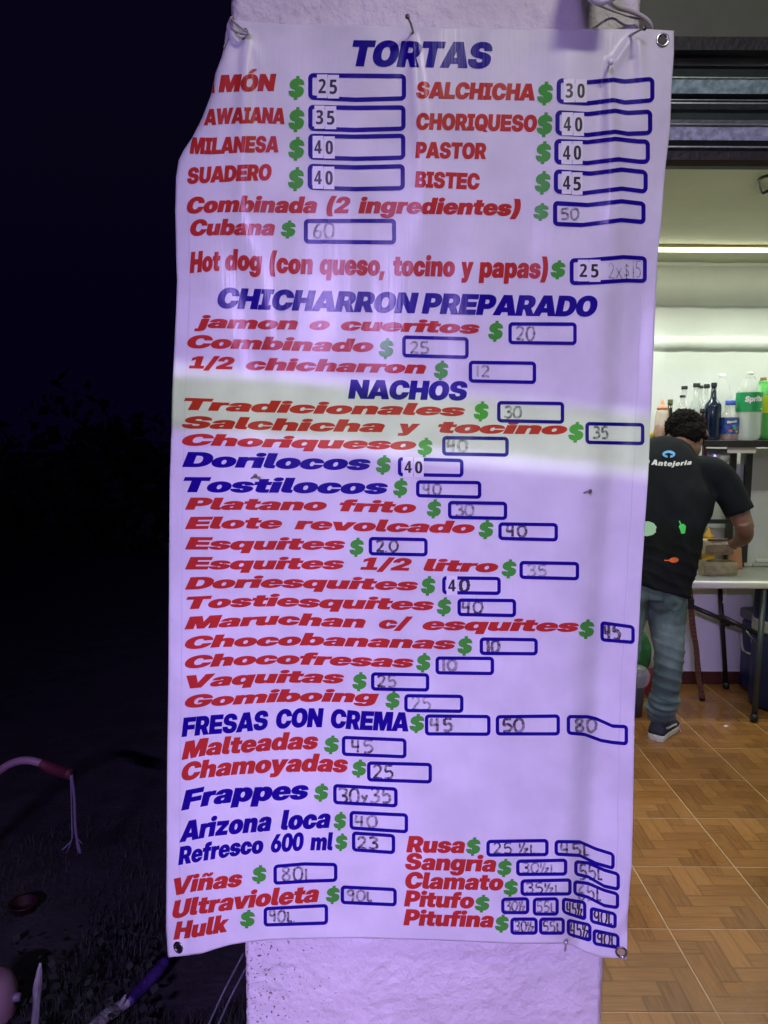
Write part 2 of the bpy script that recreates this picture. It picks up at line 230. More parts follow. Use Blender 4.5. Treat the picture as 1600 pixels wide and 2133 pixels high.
# ------------------------------------------------------------------ glyph outlines (heavy sans and a narrow bold for the price stickers)
FONT_B = """$~685~297 -106 297 834 401 834 401 -106|344 -12 q243 -12 q104 47 q31 161 31 242 223 242 q225 213 q255 171 q310 148 346 148 q378 148 q426 165 q453 193 453 212 q453 230 q428 256 q375 276 334 284 262 297 q156 317 q45 426 45 507 q45 576 q120 681 q254 739 342 739 q433 739 q564 682 q636 573 639 497 452 497 q449 535 q392 579 346 579 q318 579 q274 563 q249 535 249 517 q249 499 q271 475 q320 457 357 450 416 439 q479 427 q569 391 q626 339 q654 271 654 228 q654 151 q581 44 q442 -12
(~391~64 289 q64 377 q92 555 q142 710 175 765 361 765 q334 698 q289 540 q262 372 262 289 q262 217 q285 82 q330 -61 361 -144 175 -144 q121 -52 q64 169
)~391~29 -144 q61 -61 q105 82 q129 217 129 289 q129 372 q102 540 q57 698 29 765 216 765 q249 710 q298 555 q326 377 326 289 q326 169 q270 -52 216 -144
,~269~20 -165 50 133 230 133 154 -165
/~396~398 762 164 -109 -2 -109 232 762
0~645~322 -12 q222 -12 q85 79 q17 247 17 363 q17 480 q85 648 q222 739 322 739 q423 739 q559 648 q628 480 628 363 q628 247 q559 79 q423 -12|322 145 q363 145 q413 197 q437 295 437 363 q437 432 q413 530 q363 583 322 583 q282 583 q231 530 q208 432 208 363 q208 295 q231 197 q282 145
1~645~83 0 83 157 586 157 586 0|448 728 448 0 252 0 252 549 251 549 89 450 89 618 268 728
2~645~46 0 46 142 320 362 q340 379 q384 417 q415 465 415 496 q415 522 q392 561 q352 583 324 583 q295 583 q250 556 q225 503 225 465 39 465 q39 550 q108 673 q236 739 325 739 q405 739 q531 684 q603 580 603 507 q603 453 q562 368 q488 293 439 254 322 158 322 157 605 157 605 0
6~645~329 -10 q242 -10 q108 55 q33 169 33 243 q33 305 q79 415 118 473 290 728 503 728 290 410 240 410 q250 424 q281 455 q332 477 370 477 q444 477 q553 420 q612 315 612 243 q612 169 q540 55 q412 -10|322 141 q352 141 q397 167 q423 213 423 243 q423 273 q397 319 q352 346 322 346 q293 346 q247 319 q221 273 221 243 q221 213 q247 167 q293 141
A~764~0 0 244 728 518 728 764 0 536 0 454 282 q428 374 q378 553 354 650 409 650 q385 553 q334 374 307 282 222 0|182 120 182 276 583 276 583 120
B~650~39 0 39 728 354 728 q438 728 q551 681 q608 599 608 546 q608 504 q573 436 q510 392 468 383 468 382 q515 381 q589 335 q633 257 633 206 q633 146 q573 53 q461 0 382 0|236 152 344 152 q381 152 q425 191 425 224 q425 246 q405 278 q369 296 344 296 236 296|236 439 332 439 q354 439 q387 456 q405 487 405 507 q405 538 q365 575 332 575 236 575
C~729~373 -12 q274 -12 q113 75 q20 243 20 363 q20 485 q113 653 q274 739 373 739 q443 739 q560 698 q648 623 q704 518 711 453 506 453 q502 479 q480 520 q447 548 q403 563 377 563 q328 563 q260 517 q225 427 225 363 q225 300 q259 211 q328 164 377 164 q403 164 q446 179 q479 208 q501 248 506 273 711 273 q703 209 q648 104 q560 29 q443 -12
D~711~323 0 124 0 124 168 313 168 q373 168 q449 210 q486 297 486 363 q486 430 q448 517 q369 560 308 560 121 560 121 728 320 728 q433 728 q600 638 q691 474 691 363 q691 253 q601 90 q436 0|242 728 242 0 39 0 39 728
E~632~39 0 39 728 603 728 603 556 242 556 242 446 575 446 575 280 242 280 242 172 603 172 603 0
F~605~39 0 39 728 585 728 585 556 242 556 242 427 566 427 566 262 242 262 242 0
G~740~377 -12 q269 -12 q108 80 q20 249 20 363 q20 485 q113 653 q274 739 373 739 q439 739 q557 702 q647 632 q703 536 708 477 500 477 q497 497 q478 529 q448 552 q408 563 381 563 q330 563 q260 517 q225 428 225 363 q225 299 q261 210 q332 164 384 164 q427 164 q485 189 q515 235 515 265 557 261 383 261 383 406 713 406 713 301 q713 207 q629 66 q478 -12
H~727~39 0 39 728 242 728 242 456 484 456 484 728 688 728 688 0 484 0 484 284 242 284 242 0
I~437~24 0 24 159 117 159 117 568 24 568 24 728 412 728 412 568 320 568 320 159 412 159 412 0
J~585~280 -12 q156 -12 q22 114 22 231 22 289 209 289 209 229 q209 194 q244 156 276 156 q309 156 q343 194 343 229 343 728 546 728 546 226 q546 111 q408 -12
L~575~39 0 39 728 242 728 242 172 556 172 556 0
M~925~39 0 39 728 343 728 408 500 q417 471 q439 386 q463 293 q483 209 489 180 437 180 q443 209 q463 293 q487 386 q509 471 517 500 582 728 886 728 886 0 687 0 687 281 q687 306 q689 385 q692 479 q694 575 694 617 717 617 q707 575 q683 480 q659 387 q637 308 629 281 545 0 381 0 295 281 q287 308 q265 387 q240 480 q215 575 205 617 230 617 q230 575 q233 479 q236 385 q238 306 238 281 238 0
N~738~39 0 39 728 246 728 423 442 q435 423 q471 359 q510 286 527 254 503 197 q500 237 q498 338 q496 432 496 461 496 728 699 728 699 0 492 0 327 266 q312 290 q269 364 q219 456 194 504 234 516 q238 464 q242 366 q242 288 242 266 242 0
O~746~373 -12 q274 -12 q113 75 q20 243 20 363 q20 485 q113 653 q274 739 373 739 q472 739 q632 653 q727 485 727 363 q727 242 q632 75 q472 -12|373 164 q421 164 q487 211 q521 301 521 363 q521 426 q487 516 q421 563 373 563 q326 563 q259 516 q225 426 225 363 q225 301 q259 211 q326 164
P~648~39 0 39 728 348 728 q435 728 q562 666 q631 552 631 474 q631 396 q562 282 q435 220 348 220 156 220 156 387 333 387 q364 387 q408 408 q433 447 433 474 q433 500 q408 539 q364 561 333 561 242 561 242 0
Q~746~297 270 450 270 506 200 600 94 726 -54 555 -54 472 47 402 131|373 -12 q274 -12 q113 75 q20 243 20 363 q20 485 q113 653 q274 739 373 739 q472 739 q632 653 q727 485 727 363 q727 242 q632 75 q472 -12|373 164 q421 164 q487 211 q521 301 521 363 q521 426 q487 516 q421 563 373 563 q326 563 q259 516 q225 426 225 363 q225 301 q259 211 q326 164
R~666~39 0 39 728 348 728 q435 728 q562 666 q631 552 631 474 q631 398 q559 288 q428 228 337 228 164 228 164 385 333 385 q364 385 q408 407 q433 447 433 474 q433 500 q408 540 q364 562 333 562 242 562 242 0|442 0 284 330 491 330 653 0
S~685~344 -12 q243 -12 q104 47 q31 161 31 242 223 242 q225 213 q255 171 q310 148 346 148 q378 148 q426 165 q453 193 453 212 q453 230 q428 256 q375 276 334 284 262 297 q156 317 q45 426 45 507 q45 576 q120 681 q254 739 342 739 q433 739 q564 682 q636 573 639 497 452 497 q449 535 q392 579 346 579 q318 579 q274 563 q249 535 249 517 q249 499 q271 475 q320 457 357 450 416 439 q479 427 q569 391 q626 339 q654 271 654 228 q654 151 q581 44 q442 -12
T~656~20 556 20 728 637 728 637 556 430 556 430 0 227 0 227 556
U~705~353 -12 q257 -12 q117 55 q39 177 39 259 39 728 236 728 236 275 q236 242 q267 189 q319 159 353 159 q387 159 q439 189 q469 241 469 275 469 728 666 728 666 259 q666 177 q588 55 q448 -12
V~750~244 0 0 728 224 728 308 445 q335 354 q386 169 411 78 351 78 q375 169 q422 354 449 445 529 728 750 728 514 0
W~1037~193 0 0 728 221 728 279 445 q290 392 q310 285 q329 179 337 125 291 125 q301 179 q321 285 q343 392 355 445 420 728 617 728 682 445 q694 392 q716 285 q736 179 747 125 699 125 q708 179 q727 285 q747 392 758 445 816 728 1037 728 844 0 621 0 539 336 q529 375 q507 488 489 570 548 570 q530 488 q508 375 499 336 416 0
a~583~200 -9 q148 -9 q69 24 q24 91 24 143 q24 186 q55 246 q109 285 q181 305 223 308 q268 311 q323 321 q348 338 348 353 348 354 q348 366 q333 382 q307 392 289 392 q270 392 q242 381 q227 360 225 345 46 345 q50 403 q109 485 q218 527 297 527 q356 527 q448 503 q510 457 q541 389 541 345 541 0 351 0 351 72 349 72 q332 42 q288 6 q233 -9|264 112 q285 112 q324 128 q350 160 350 183 350 224 q342 221 q326 216 q308 212 q285 208 271 205 q251 202 q223 188 q207 167 207 154 q207 141 q222 122 q247 112
b~625~380 -12 q346 -12 q289 9 q248 50 236 80 235 80 235 0 42 0 42 728 237 728 237 448 238 448 q254 476 q295 510 q349 527 382 527 q447 527 q546 459 q603 338 603 259 q603 177 q547 55 q448 -12|322 142 q349 142 q386 170 q405 223 405 259 q405 294 q386 346 q349 375 322 375 q295 375 q254 346 q230 294 230 259 q230 223 q254 170 q295 142
c~583~298 -12 q215 -12 q91 56 q22 177 22 258 q22 338 q91 460 q215 527 298 527 q354 527 q450 495 q520 435 q560 352 562 302 375 302 q374 319 q362 346 q343 366 q317 376 302 376 q276 376 q239 348 q220 295 220 258 q220 221 q239 168 q276 140 302 140 q317 140 q343 150 q362 170 q374 198 375 216 562 216 q562 166 q523 83 q453 21 q356 -12
d~625~245 -12 q178 -12 q78 55 q22 177 22 259 q22 338 q79 459 q179 527 243 527 q277 527 q330 510 q371 476 387 448 388 448 388 728 583 728 583 0 390 0 390 80 389 80 q377 50 q336 9 q279 -12|303 142 q330 142 q371 170 q395 223 395 259 q395 294 q371 346 q330 375 303 375 q277 375 q239 346 q220 294 220 259 q220 223 q239 170 q277 142
e~583~296 -12 q216 -12 q92 57 q22 179 22 258 q22 337 q92 458 q213 527 292 527 q352 527 q451 489 q523 418 q562 321 562 263 562 211 80 211 80 320 474 320 384 301 q384 329 q363 367 q325 388 298 388 q271 388 q232 367 q212 329 212 301 212 215 q212 187 q234 146 q275 124 304 124 q325 124 q359 135 q382 155 388 168 561 168 q551 116 q477 35 q364 -12
f~426~406 516 406 367 10 367 10 516|104 0 104 562 q104 619 q146 692 q231 728 299 728 q332 728 q393 728 406 728 406 579 q398 579 q366 579 353 579 q324 579 q300 556 300 527 300 0
g~625~309 -211 q223 -211 q113 -164 q56 -84 48 -35 232 -35 q236 -47 q256 -66 q288 -77 309 -77 q349 -77 q389 -31 389 16 389 95 389 95 q377 65 q335 26 q279 8 245 8 q178 8 q78 74 q22 190 22 265 q22 341 q79 459 q179 527 243 527 q277 527 q331 508 q373 472 388 446 389 446 389 516 583 516 583 37 q583 -49 q519 -159 q396 -211|303 157 q330 157 q371 185 q395 235 395 269 q395 302 q371 352 q330 379 303 379 q277 379 q239 352 q220 302 220 269 q220 235 q239 185 q277 157
h~618~237 273 237 0 42 0 42 728 237 728 237 374 209 374 q233 441 q324 527 402 527 q460 527 q537 478 q576 387 576 325 576 0 381 0 381 281 q381 320 q344 362 309 362 q286 362 q254 343 q237 303
i~279~42 0 42 516 237 516 237 0|139 550 q93 550 q35 603 35 644 q35 685 q93 737 139 737 q185 737 q243 685 243 644 q243 603 q185 550
j~280~43 516 238 516 238 -19 q238 -81 q193 -163 q102 -204 33 -204 -42 -204 -42 -56 -6 -56 q20 -56 q43 -30 43 0|140 550 q94 550 q36 603 36 644 q36 685 q94 737 140 737 q186 737 q244 685 244 644 q244 603 q186 550
k~587~217 117 217 348 239 348 370 516 591 516 372 243 317 243|42 0 42 728 237 728 237 0|375 0 252 200 378 337 597 0
l~310~238 0 q136 0 q42 75 42 159 42 728 237 728 237 178 q237 161 q256 144 273 144 q279 144 q290 144 295 144 295 0 q281 0 q252 0
m~922~42 0 42 516 229 516 229 391 222 391 q234 438 q284 499 q352 527 389 527 q446 527 q536 460 544 391 530 391 q539 437 q590 497 q664 527 705 527 q757 527 q835 482 q880 400 880 345 880 0 685 0 685 296 q685 331 q648 372 618 372 q599 372 q570 354 q554 319 554 296 554 0 368 0 368 296 q368 331 q333 372 302 372 q283 372 q253 354 q237 319 237 296 237 0
n~618~237 273 237 0 42 0 42 516 235 516 235 374 209 374 q233 441 q324 527 402 527 q460 527 q537 478 q576 387 576 325 576 0 381 0 381 281 q381 320 q344 362 309 362 q286 362 q254 343 q237 303
o~607~304 -12 q220 -12 q93 54 q22 175 22 258 q22 340 q93 461 q220 527 304 527 q388 527 q514 461 q585 340 585 258 q585 175 q514 54 q388 -12|304 141 q327 141 q365 167 q388 219 388 258 q388 297 q365 349 q327 375 304 375 q281 375 q242 349 q220 297 220 258 q220 219 q242 167 q281 141
p~625~42 -204 42 516 235 516 235 451 238 451 q253 477 q294 510 q349 527 382 527 q447 527 q546 459 q603 338 603 259 q603 177 q547 55 q448 -12 380 -12 q346 -12 q291 9 q251 48 239 76 237 76 237 -204|322 142 q349 142 q386 170 q405 223 405 259 q405 294 q386 346 q349 375 322 375 q295 375 q254 346 q230 294 230 259 q230 223 q254 170 q295 142
q~625~583 -204 388 -204 388 76 386 76 q374 48 q334 9 q279 -12 245 -12 q178 -12 q78 55 q22 177 22 259 q22 338 q79 459 q179 527 243 527 q277 527 q331 510 q372 477 387 451 390 451 390 516 583 516|303 142 q330 142 q371 170 q395 223 395 259 q395 294 q371 346 q330 375 303 375 q277 375 q239 346 q220 294 220 259 q220 223 q239 170 q277 142
r~416~42 0 42 516 231 516 231 422 232 422 q247 474 q306 516 359 516 q374 516 q396 516 408 516 408 359 q398 359 q355 359 337 359 q307 359 q262 332 q237 282 237 247 237 0
s~559~285 -13 q208 -13 q92 32 q23 114 18 168 210 168 q213 146 q251 117 282 117 q311 117 q343 135 343 150 q343 163 q314 179 285 184 188 200 q111 212 q29 291 29 353 q29 406 q87 484 q197 526 274 526 q353 526 q464 481 q526 400 527 344 350 344 q349 367 q311 397 282 397 q254 397 q224 378 224 364 q224 352 q249 334 271 331 382 312 q463 298 q541 230 541 172 q541 118 q478 34 q362 -13
t~418~398 516 398 367 10 367 10 516|97 656 292 656 292 188 q292 166 q310 148 337 148 q350 148 q391 148 398 148 398 0 q385 0 q324 0 291 0 q189 0 q97 74 97 154
u~618~216 -12 q159 -12 q81 38 q42 128 42 190 42 516 237 516 237 234 q237 196 q275 153 309 153 q332 153 q364 173 q381 212 381 242 381 516 576 516 576 0 383 0 383 142 409 142 q385 75 q294 -12
v~590~183 0 -2 516 201 516 264 297 q279 244 q307 139 321 86 274 86 q288 139 q314 244 329 297 391 516 592 516 407 0
y~590~62 -204 62 -56 140 -56 q158 -56 q177 -47 q188 -26 193 -8 196 0 -2 516 201 516 266 297 q282 245 q310 139 323 86 267 86 q280 139 q307 245 323 297 391 516 592 516 374 -65 q355 -116 q308 -177 q241 -204 195 -204 q163 -204 q94 -204
z~561~48 0 48 125 281 366 281 367 48 367 48 516 508 516 508 383 281 148 281 147 513 147 513 0
Ó~746~373 -12 q274 -12 q113 75 q20 243 20 363 q20 485 q113 653 q274 739 373 739 q472 739 q632 653 q727 485 727 363 q727 242 q632 75 q472 -12|373 164 q421 164 q487 211 q521 301 521 363 q521 426 q487 516 q421 563 373 563 q326 563 q259 516 q225 426 225 363 q225 301 q259 211 q326 164|298 789 396 948 576 948 427 789
ñ~618~237 273 237 0 42 0 42 516 235 516 235 374 209 374 q233 441 q324 527 402 527 q460 527 q537 478 q576 387 576 325 576 0 381 0 381 281 q381 320 q344 362 309 362 q286 362 q254 343 q237 303|381 578 q353 578 q314 596 q287 619 q263 637 249 637 q232 637 q213 609 212 582 115 582 q117 659 q186 734 236 734 q264 734 q303 717 q332 695 q355 678 368 678 q389 678 q406 706 406 731 502 731 q501 656 q431 578"""
FONT_N = """0~469~233 -10 q168 -10 q79 68 q33 229 33 358 q33 481 q72 643 q161 725 232 725 q301 725 q390 642 q435 476 435 355 q435 277 q417 143 q373 45 q295 -10|233 110 q249 110 q275 133 q292 189 q301 285 301 356 q301 429 q292 525 q275 581 q250 605 233 605 q218 605 q193 580 q176 524 q167 429 167 357 q167 287 q175 192 q191 136 q216 110
1~469~353 0 219 0 219 419 q219 439 q223 514 223 547 q223 544 q195 513 182 501 121 440 47 510 245 714 353 714
2~469~30 0 30 93 174 289 q221 349 q270 428 q289 491 289 525 q289 552 q272 585 q242 601 221 601 q191 601 q127 578 95 555 34 655 q58 671 q115 703 q185 724 228 724 q286 724 q374 675 q423 590 423 536 q423 486 q393 398 q328 301 276 237 191 126 191 121 437 121 437 0
3~469~202 -9 q156 -9 q68 4 32 19 32 143 q72 127 q144 109 181 109 q242 109 q291 165 291 216 q291 248 q264 289 q203 309 153 309 112 309 112 425 158 425 q207 425 q262 449 q283 493 283 522 q283 561 q249 604 202 604 q169 604 q114 577 98 566 31 667 q73 693 q158 724 218 724 q282 724 q370 683 q416 609 416 556 q416 514 q383 442 q325 390 285 376 285 373 q358 361 q431 272 431 203 q431 143 q384 46 q283 -9
4~469~251 0 251 145 16 145 16 245 258 715 383 715 383 257 453 257 453 145 383 145 383 0|123 257 251 257 251 429 q251 447 q253 504 q256 546 256 541 252 541 q244 518 q227 475 219 461
5~469~190 -10 q153 -10 q70 7 43 19 43 146 q68 131 q140 111 182 111 q218 111 q266 140 q291 193 291 231 q291 282 q240 337 183 337 q161 337 q110 328 96 323 49 364 69 714 384 714 384 591 187 591 177 451 q188 452 q216 457 238 457 q299 457 q383 401 q427 305 427 243 q427 167 q377 53 q272 -10
6~469~242 -10 q199 -10 q124 27 q66 104 q34 223 34 304 q34 366 q47 485 q82 593 q145 675 q243 722 313 722 q331 722 q385 718 403 715 403 595 q388 600 q350 605 333 605 q266 605 q190 553 q159 454 156 384 160 384 q171 410 q203 446 q250 466 279 466 q329 466 q401 410 q439 307 439 237 q439 163 q393 51 q305 -10|239 109 q267 109 q308 166 308 236 q308 290 q275 350 240 350 q218 350 q184 322 q166 277 166 253 q166 227 q175 176 q192 134 q219 109
7~469~91 0 304 591 23 591 23 713 440 713 440 619 230 0
8~469~233 -9 q170 -9 q78 37 q29 122 29 179 q29 223 q57 294 q107 351 141 373 q112 397 q71 452 q48 515 48 553 q48 606 q97 682 q181 723 233 723 q291 723 q373 682 q421 607 421 552 q421 513 q397 447 q351 395 318 376 q358 350 q412 290 q440 222 440 183 q440 123 q385 38 q291 -9|233 99 q277 99 q315 146 315 187 q315 210 q291 250 q257 285 240 301 230 309 q207 293 q172 256 q153 213 153 186 q153 147 q194 99|230 444 q249 457 q278 485 q295 521 295 546 q295 579 q265 616 235 616 q210 616 q173 580 173 546 q173 525 q189 487 q215 456
9~469~154 -10 q134 -10 q82 -6 65 -2 65 118 q81 113 q117 107 135 107 q187 107 q255 141 q293 202 q310 282 311 328 306 328 q295 305 q265 268 q221 246 188 246 q138 246 q67 303 q29 406 29 476 q29 551 q74 661 q163 722 227 722 q270 722 q345 686 q402 611 q435 498 435 419 q435 353 q420 228 q383 119 q318 36 q222 -10|227 362 q254 362 q286 395 q303 441 303 461 q303 477 q297 524 q282 571 q253 603 230 603 q202 603 q161 546 161 474 q161 417 q196 362"""
def embolden(lp, fat):
    """push an outline outwards (outer loops clockwise, holes the other way, as in the font)"""
    fx, fy = fat; n = len(lp); out = []
    q = [p for i, p in enumerate(lp) if abs(p[0] - lp[i - 1][0]) + abs(p[1] - lp[i - 1][1]) > .5]; n = len(q)
    for i in range(n):
        a, b, c = q[i - 1], q[i], q[(i + 1) % n]
        d1 = Vector((b[0] - a[0], b[1] - a[1])).normalized(); d2 = Vector((c[0] - b[0], c[1] - b[1])).normalized()
        n1 = Vector((-d1.y, d1.x)); n2 = Vector((-d2.y, d2.x)); m = n1 + n2
        if m.length < .3: m = n1
        m = m / max(.5, m.dot(n1)) if m.dot(n1) > 0 else n1
        out.append((b[0] + m.x * fx, b[1] + m.y * fy))
    return out
def parse_font(s, fat=None):
    out = {}
    for ln in s.split('\n'):
        c, adv, cs = ln.split('~'); loops = []
        if cs.strip():
            for ct in cs.split('|'):
                tk = ct.split(' '); pts = []
                for i in range(0, len(tk), 2):
                    on = not tk[i].startswith('q'); pts.append((float(tk[i].lstrip('q')), float(tk[i + 1]), on))
                full = []
                n = len(pts)
                for i in range(n):
                    a = pts[i]; b = pts[(i + 1) % n]; full.append(a)
                    if not a[2] and not b[2]: full.append(((a[0] + b[0]) / 2, (a[1] + b[1]) / 2, True))
                while not full[0][2]: full = full[1:] + full[:1]
                lp = []; i = 0; n = len(full)
                while i < n:
                    a = full[i]; lp.append((a[0], a[1]))
                    b = full[(i + 1) % n]
                    if not b[2]:
                        c2 = full[(i + 2) % n]
                        for k in range(1, 4):
                            t = k / 4; lp.append(((1 - t) ** 2 * a[0] + 2 * t * (1 - t) * b[0] + t * t * c2[0], (1 - t) ** 2 * a[1] + 2 * t * (1 - t) * b[1] + t * t * c2[1]))
                        i += 2
                    else: i += 1
                loops.append(lp)
        out[c] = (float(adv), [embolden(lp, fat) for lp in loops] if fat else loops)
    return out
FB, FN = parse_font(FONT_B, (25, 9)), parse_font(FONT_N, (7, 3))
_gc = {}
def glyph(font, c):
    key = (id(font), c)
    if key in _gc: return _gc[key]
    adv, loops = font.get(c, (300.0, []))
    if not loops:
        _gc[key] = (adv, np.zeros((0, 2)), []); return _gc[key]
    from mathutils.geometry import delaunay_2d_cdt
    vs = []; es = []
    for lp in loops:
        n = len(vs); vs += [Vector(p) for p in lp]; es += [(n + i, n + (i + 1) % len(lp)) for i in range(len(lp))]
    ov, oe, of, _, _, _ = delaunay_2d_cdt(vs, es, [], 0, 0.01)
    def wind(x, y):
        wn_ = 0
        for lp in loops:
            for i in range(len(lp)):
                (x0, y0), (x1, y1) = lp[i], lp[(i + 1) % len(lp)]
                if (y0 <= y) != (y1 <= y):
                    t = (y - y0) / (y1 - y0)
                    if x0 + t * (x1 - x0) > x: wn_ += 1 if y1 > y0 else -1
        return wn_
    bm = bmesh.new(); bv = [bm.verts.new((v.x, v.y, 0)) for v in ov]
    for f in of:
        cx = sum(ov[i].x for i in f) / len(f); cy = sum(ov[i].y for i in f) / len(f)
        if wind(cx, cy) != 0: bm.faces.new([bv[i] for i in f])
    for v in [v for v in bm.verts if not v.link_faces]: bm.verts.remove(v)
    for x in range(60, 1400, 90):
        bmesh.ops.bisect_plane(bm, geom=bm.verts[:] + bm.edges[:] + bm.faces[:], plane_co=(x, 0, 0), plane_no=(1, 0, 0))
    for y in (150, 300, 450, 600):
        bmesh.ops.bisect_plane(bm, geom=bm.verts[:] + bm.edges[:] + bm.faces[:], plane_co=(0, y, 0), plane_no=(0, 1, 0))
    bm.verts.index_update()
    V = np.array([(v.co.x, v.co.y) for v in bm.verts]); F = [[v.index for v in f.verts] for f in bm.faces]
    bm.free()
    _gc[key] = (adv, V, F); return _gc[key]
def layout(font, text, slant=0.21, track=0.0):
    V = []; F = []; x = 0; n = 0; starts = []
    for c in text:
        adv, gv, gf = glyph(font, c); starts.append(x)
        if len(gv):
            V.append(gv + np.array([x, 0])); F += [[i + n for i in f] for f in gf]; n += len(gv)
        x += adv + track
    V = np.concatenate(V); V[:, 0] += V[:, 1] * slant
    return V, F, starts

# ------------------------------------------------------------------ the banner surface, as a function of the photo pixel it shows at
YB = 1.585
LE = np.array([(472, 30), (480, 40), (470, 67), (467, 98), (461, 121), (449, 152), (439, 199), (421, 246), (400, 287), (382, 314), (372, 334), (367, 368), (365, 439), (367, 513), (367, 534), (369, 584), (367, 642), (362, 753), (358.5, 820), (357, 898), (353.5, 1006), (352, 1202), (351, 1405), (349, 1540), (348, 1615), (347, 1817), (346, 1935), (350, 1993), (352, 2000)])
RE = np.array([(1403, 50), (1404, 62), (1404, 110), (1399, 180), (1396, 270), (1386, 350), (1377, 470), (1370, 540), (1366, 620), (1363, 700), (1357, 840), (1350, 1000), (1343, 1100), (1335, 1230), (1330, 1330), (1325, 1420), (1322, 1490), (1320, 1615), (1318, 1716), (1316, 1804), (1311, 1861), (1308, 1900), (1306, 2000)])
TE = np.array([(340, 44), (480, 40), (520, 45), (600, 51), (850, 55), (1000, 58), (1200, 61), (1340, 60), (1403, 64), (1420, 64)])
BE = np.array([(330, 1996), (352, 1994.6), (397, 1989.6), (421, 1986), (451, 1976), (482, 1967.6), (515, 1962.6), (556, 1958.5), (610, 1956), (745, 1954), (880, 1957.5), (1056, 1965), (1174, 1966), (1191, 1968.7), (1218, 1983), (1252, 1994), (1306, 1998), (1330, 1998)])
def ip(a, x, c=0): return np.interp(x, a[:, 1 - c], a[:, c])
def g(x, s): return np.exp(-(x / s) ** 2)
def relief(X, Y):
    """metres out of the wall"""
    d = 0.010 + 0 * X
    u = np.clip((540 - X) / 190, 0, None); d = d - 0.060 * u ** 2 * (0.45 + 0.55 * np.clip(Y / 1900, 0, 1))
    xc = np.interp(Y, [0, 500, 600, 900, 1300, 1700, 1900, 2000], [1330, 1312, 1303, 1290, 1255, 1237, 1216, 1205])
    amp = np.interp(Y, [0, 430, 650, 1500, 1990], [0, 0.004, 0.026, 0.032, 0.034])
    q = X - xc
    d = d - amp * (g(q, 34) * (q < 0) + g(q, 62) * (q >= 0))
    d = d - 0.00006 * np.clip(X - 1290, 0, None) * np.interp(Y, [0, 400, 2000], [0.2, 1, 1.2])
    # folds fanning out of the nails
    def ridge(x0, y0, x1, y1, a, s0, s1, e=1.0):
        t = np.clip((Y - y0) / (y1 - y0), 0, 1); c = x0 + (x1 - x0) * t; s = s0 + (s1 - s0) * t
        return a * g(X - c, s) * np.sin(math.pi * np.clip(t, 0, 1) ** 0.45) ** e * ((Y > y0) & (Y < y1))
    d = d + ridge(857, 62, 892, 520, 0.0085, 9, 26) - ridge(852, 62, 820, 300, 0.004, 8, 30) + ridge(850, 62, 700, 190, 0.003, 10, 40)
    d = d + ridge(1268, 120, 1283, 640, 0.012, 12, 26) - ridge(1262, 120, 1225, 520, 0.006, 8, 30) - ridge(1275, 130, 1318, 420, 0.005, 8, 22)
    d = d + ridge(1322, 70, 1252, 180, 0.006, 8, 16) + ridge(1330, 66, 1350, 330, 0.007, 8, 18)
    d = d + ridge(512, 60, 500, 620, 0.010, 10, 34) - ridge(505, 60, 455, 420, 0.004, 10, 26) + ridge(520, 66, 600, 330, 0.004, 10, 36)
    # soft drape
    f = np.interp(Y, [0, 500, 1000, 1500, 2000], [1.0, 1.0, 0.55, 0.35, 0.5])
    d = d + f * (0.0016 * np.sin(X / 23.0 + Y / 260.0) + 0.0028 * np.sin(X / 61.0 - Y / 330.0 + 1.0) + 0.0016 * np.sin(X / 37 + np.sin(Y / 190.0) * 1.3))
    d = d - 0.007 * g(X - np.interp(Y, [450, 900, 1600], [478, 560, 600]), 34) * np.interp(Y, [430, 560, 1500, 1800], [0, 1, 0.8, 0])
    # puckered bottom corners
    d = d + 0.006 * g(X - 400, 30) * g(Y - 1975, 30) - 0.008 * g(X - 385, 12) * g(Y - 1945, 30) + 0.005 * np.sin((X + Y) / 13.0) * g(X - 1290, 50) * g(Y - 1925, 55)
    return d
def surf(X, Y, k=0.0):
    X = np.asarray(X, float); Y = np.asarray(Y, float)
    L = np.interp(Y, LE[:, 1], LE[:, 0])
    wr = np.interp(Y, [330, 385], [1.0, 0.0]); r = 16.0 * wr + 1e-3
    a = np.clip(L + r - X, 0, None); th = np.minimum(a / r, math.pi / 2 - 0.02)
    extra = np.clip(a - r * th, 0, None)
    Xp = np.where((a > 0) & (wr > 0.01), L + r - r * np.sin(th), X)
    dp = np.where((a > 0) & (wr > 0.01), (r * (1 - np.cos(th)) + extra) * YB / FPX, 0)
    D = YB - relief(np.maximum(X, L), Y) + dp - k * np.where(a > r * 1.4, -1, 1)
    rr = fwd[None, :] + crt[None, :] * ((Xp.ravel() - 800) / FPX)[:, None] + cup[None, :] * ((1066.5 - Y.ravel()) / FPX)[:, None]
    return CAM[None, :] + rr * (D.ravel() / rr[:, 1])[:, None]
def snormal(X, Y):
    e = 1.2
    a = surf(X + e, Y) - surf(X - e, Y); b = surf(X, Y + e) - surf(X, Y - e)
    n = np.cross(b, a); n /= np.linalg.norm(n, axis=1)[:, None] + 1e-12
    n[n[:, 1] > 0] *= 1
    return n
BAN = thing('menu_banner', 'long white vinyl menu banner with red, blue and green lettering nailed to the pillar', 'banner', tuple(surf([875], [60])[0]))
def onban(name, V, F, m, k, th=BAN, label=None):
    """V: pixel coordinates; lays a thin printed or stuck piece on the banner"""
    V = np.asarray(V, float); S = surf(V[:, 0], V[:, 1], k)
    o = meshobj(name, S, F, m)
    me = o.data
    nn = snormal(V[:, 0], V[:, 1])
    flip = np.array([p.normal[1] for p in me.polygons])
    if (flip > 0).sum() > len(flip) / 2: me.flip_normals()
    me.normals_split_custom_set_from_vertices([tuple(v) for v in nn])
    if label: o['label'] = label
    return part(o, BAN) if th is BAN else part(o, th)
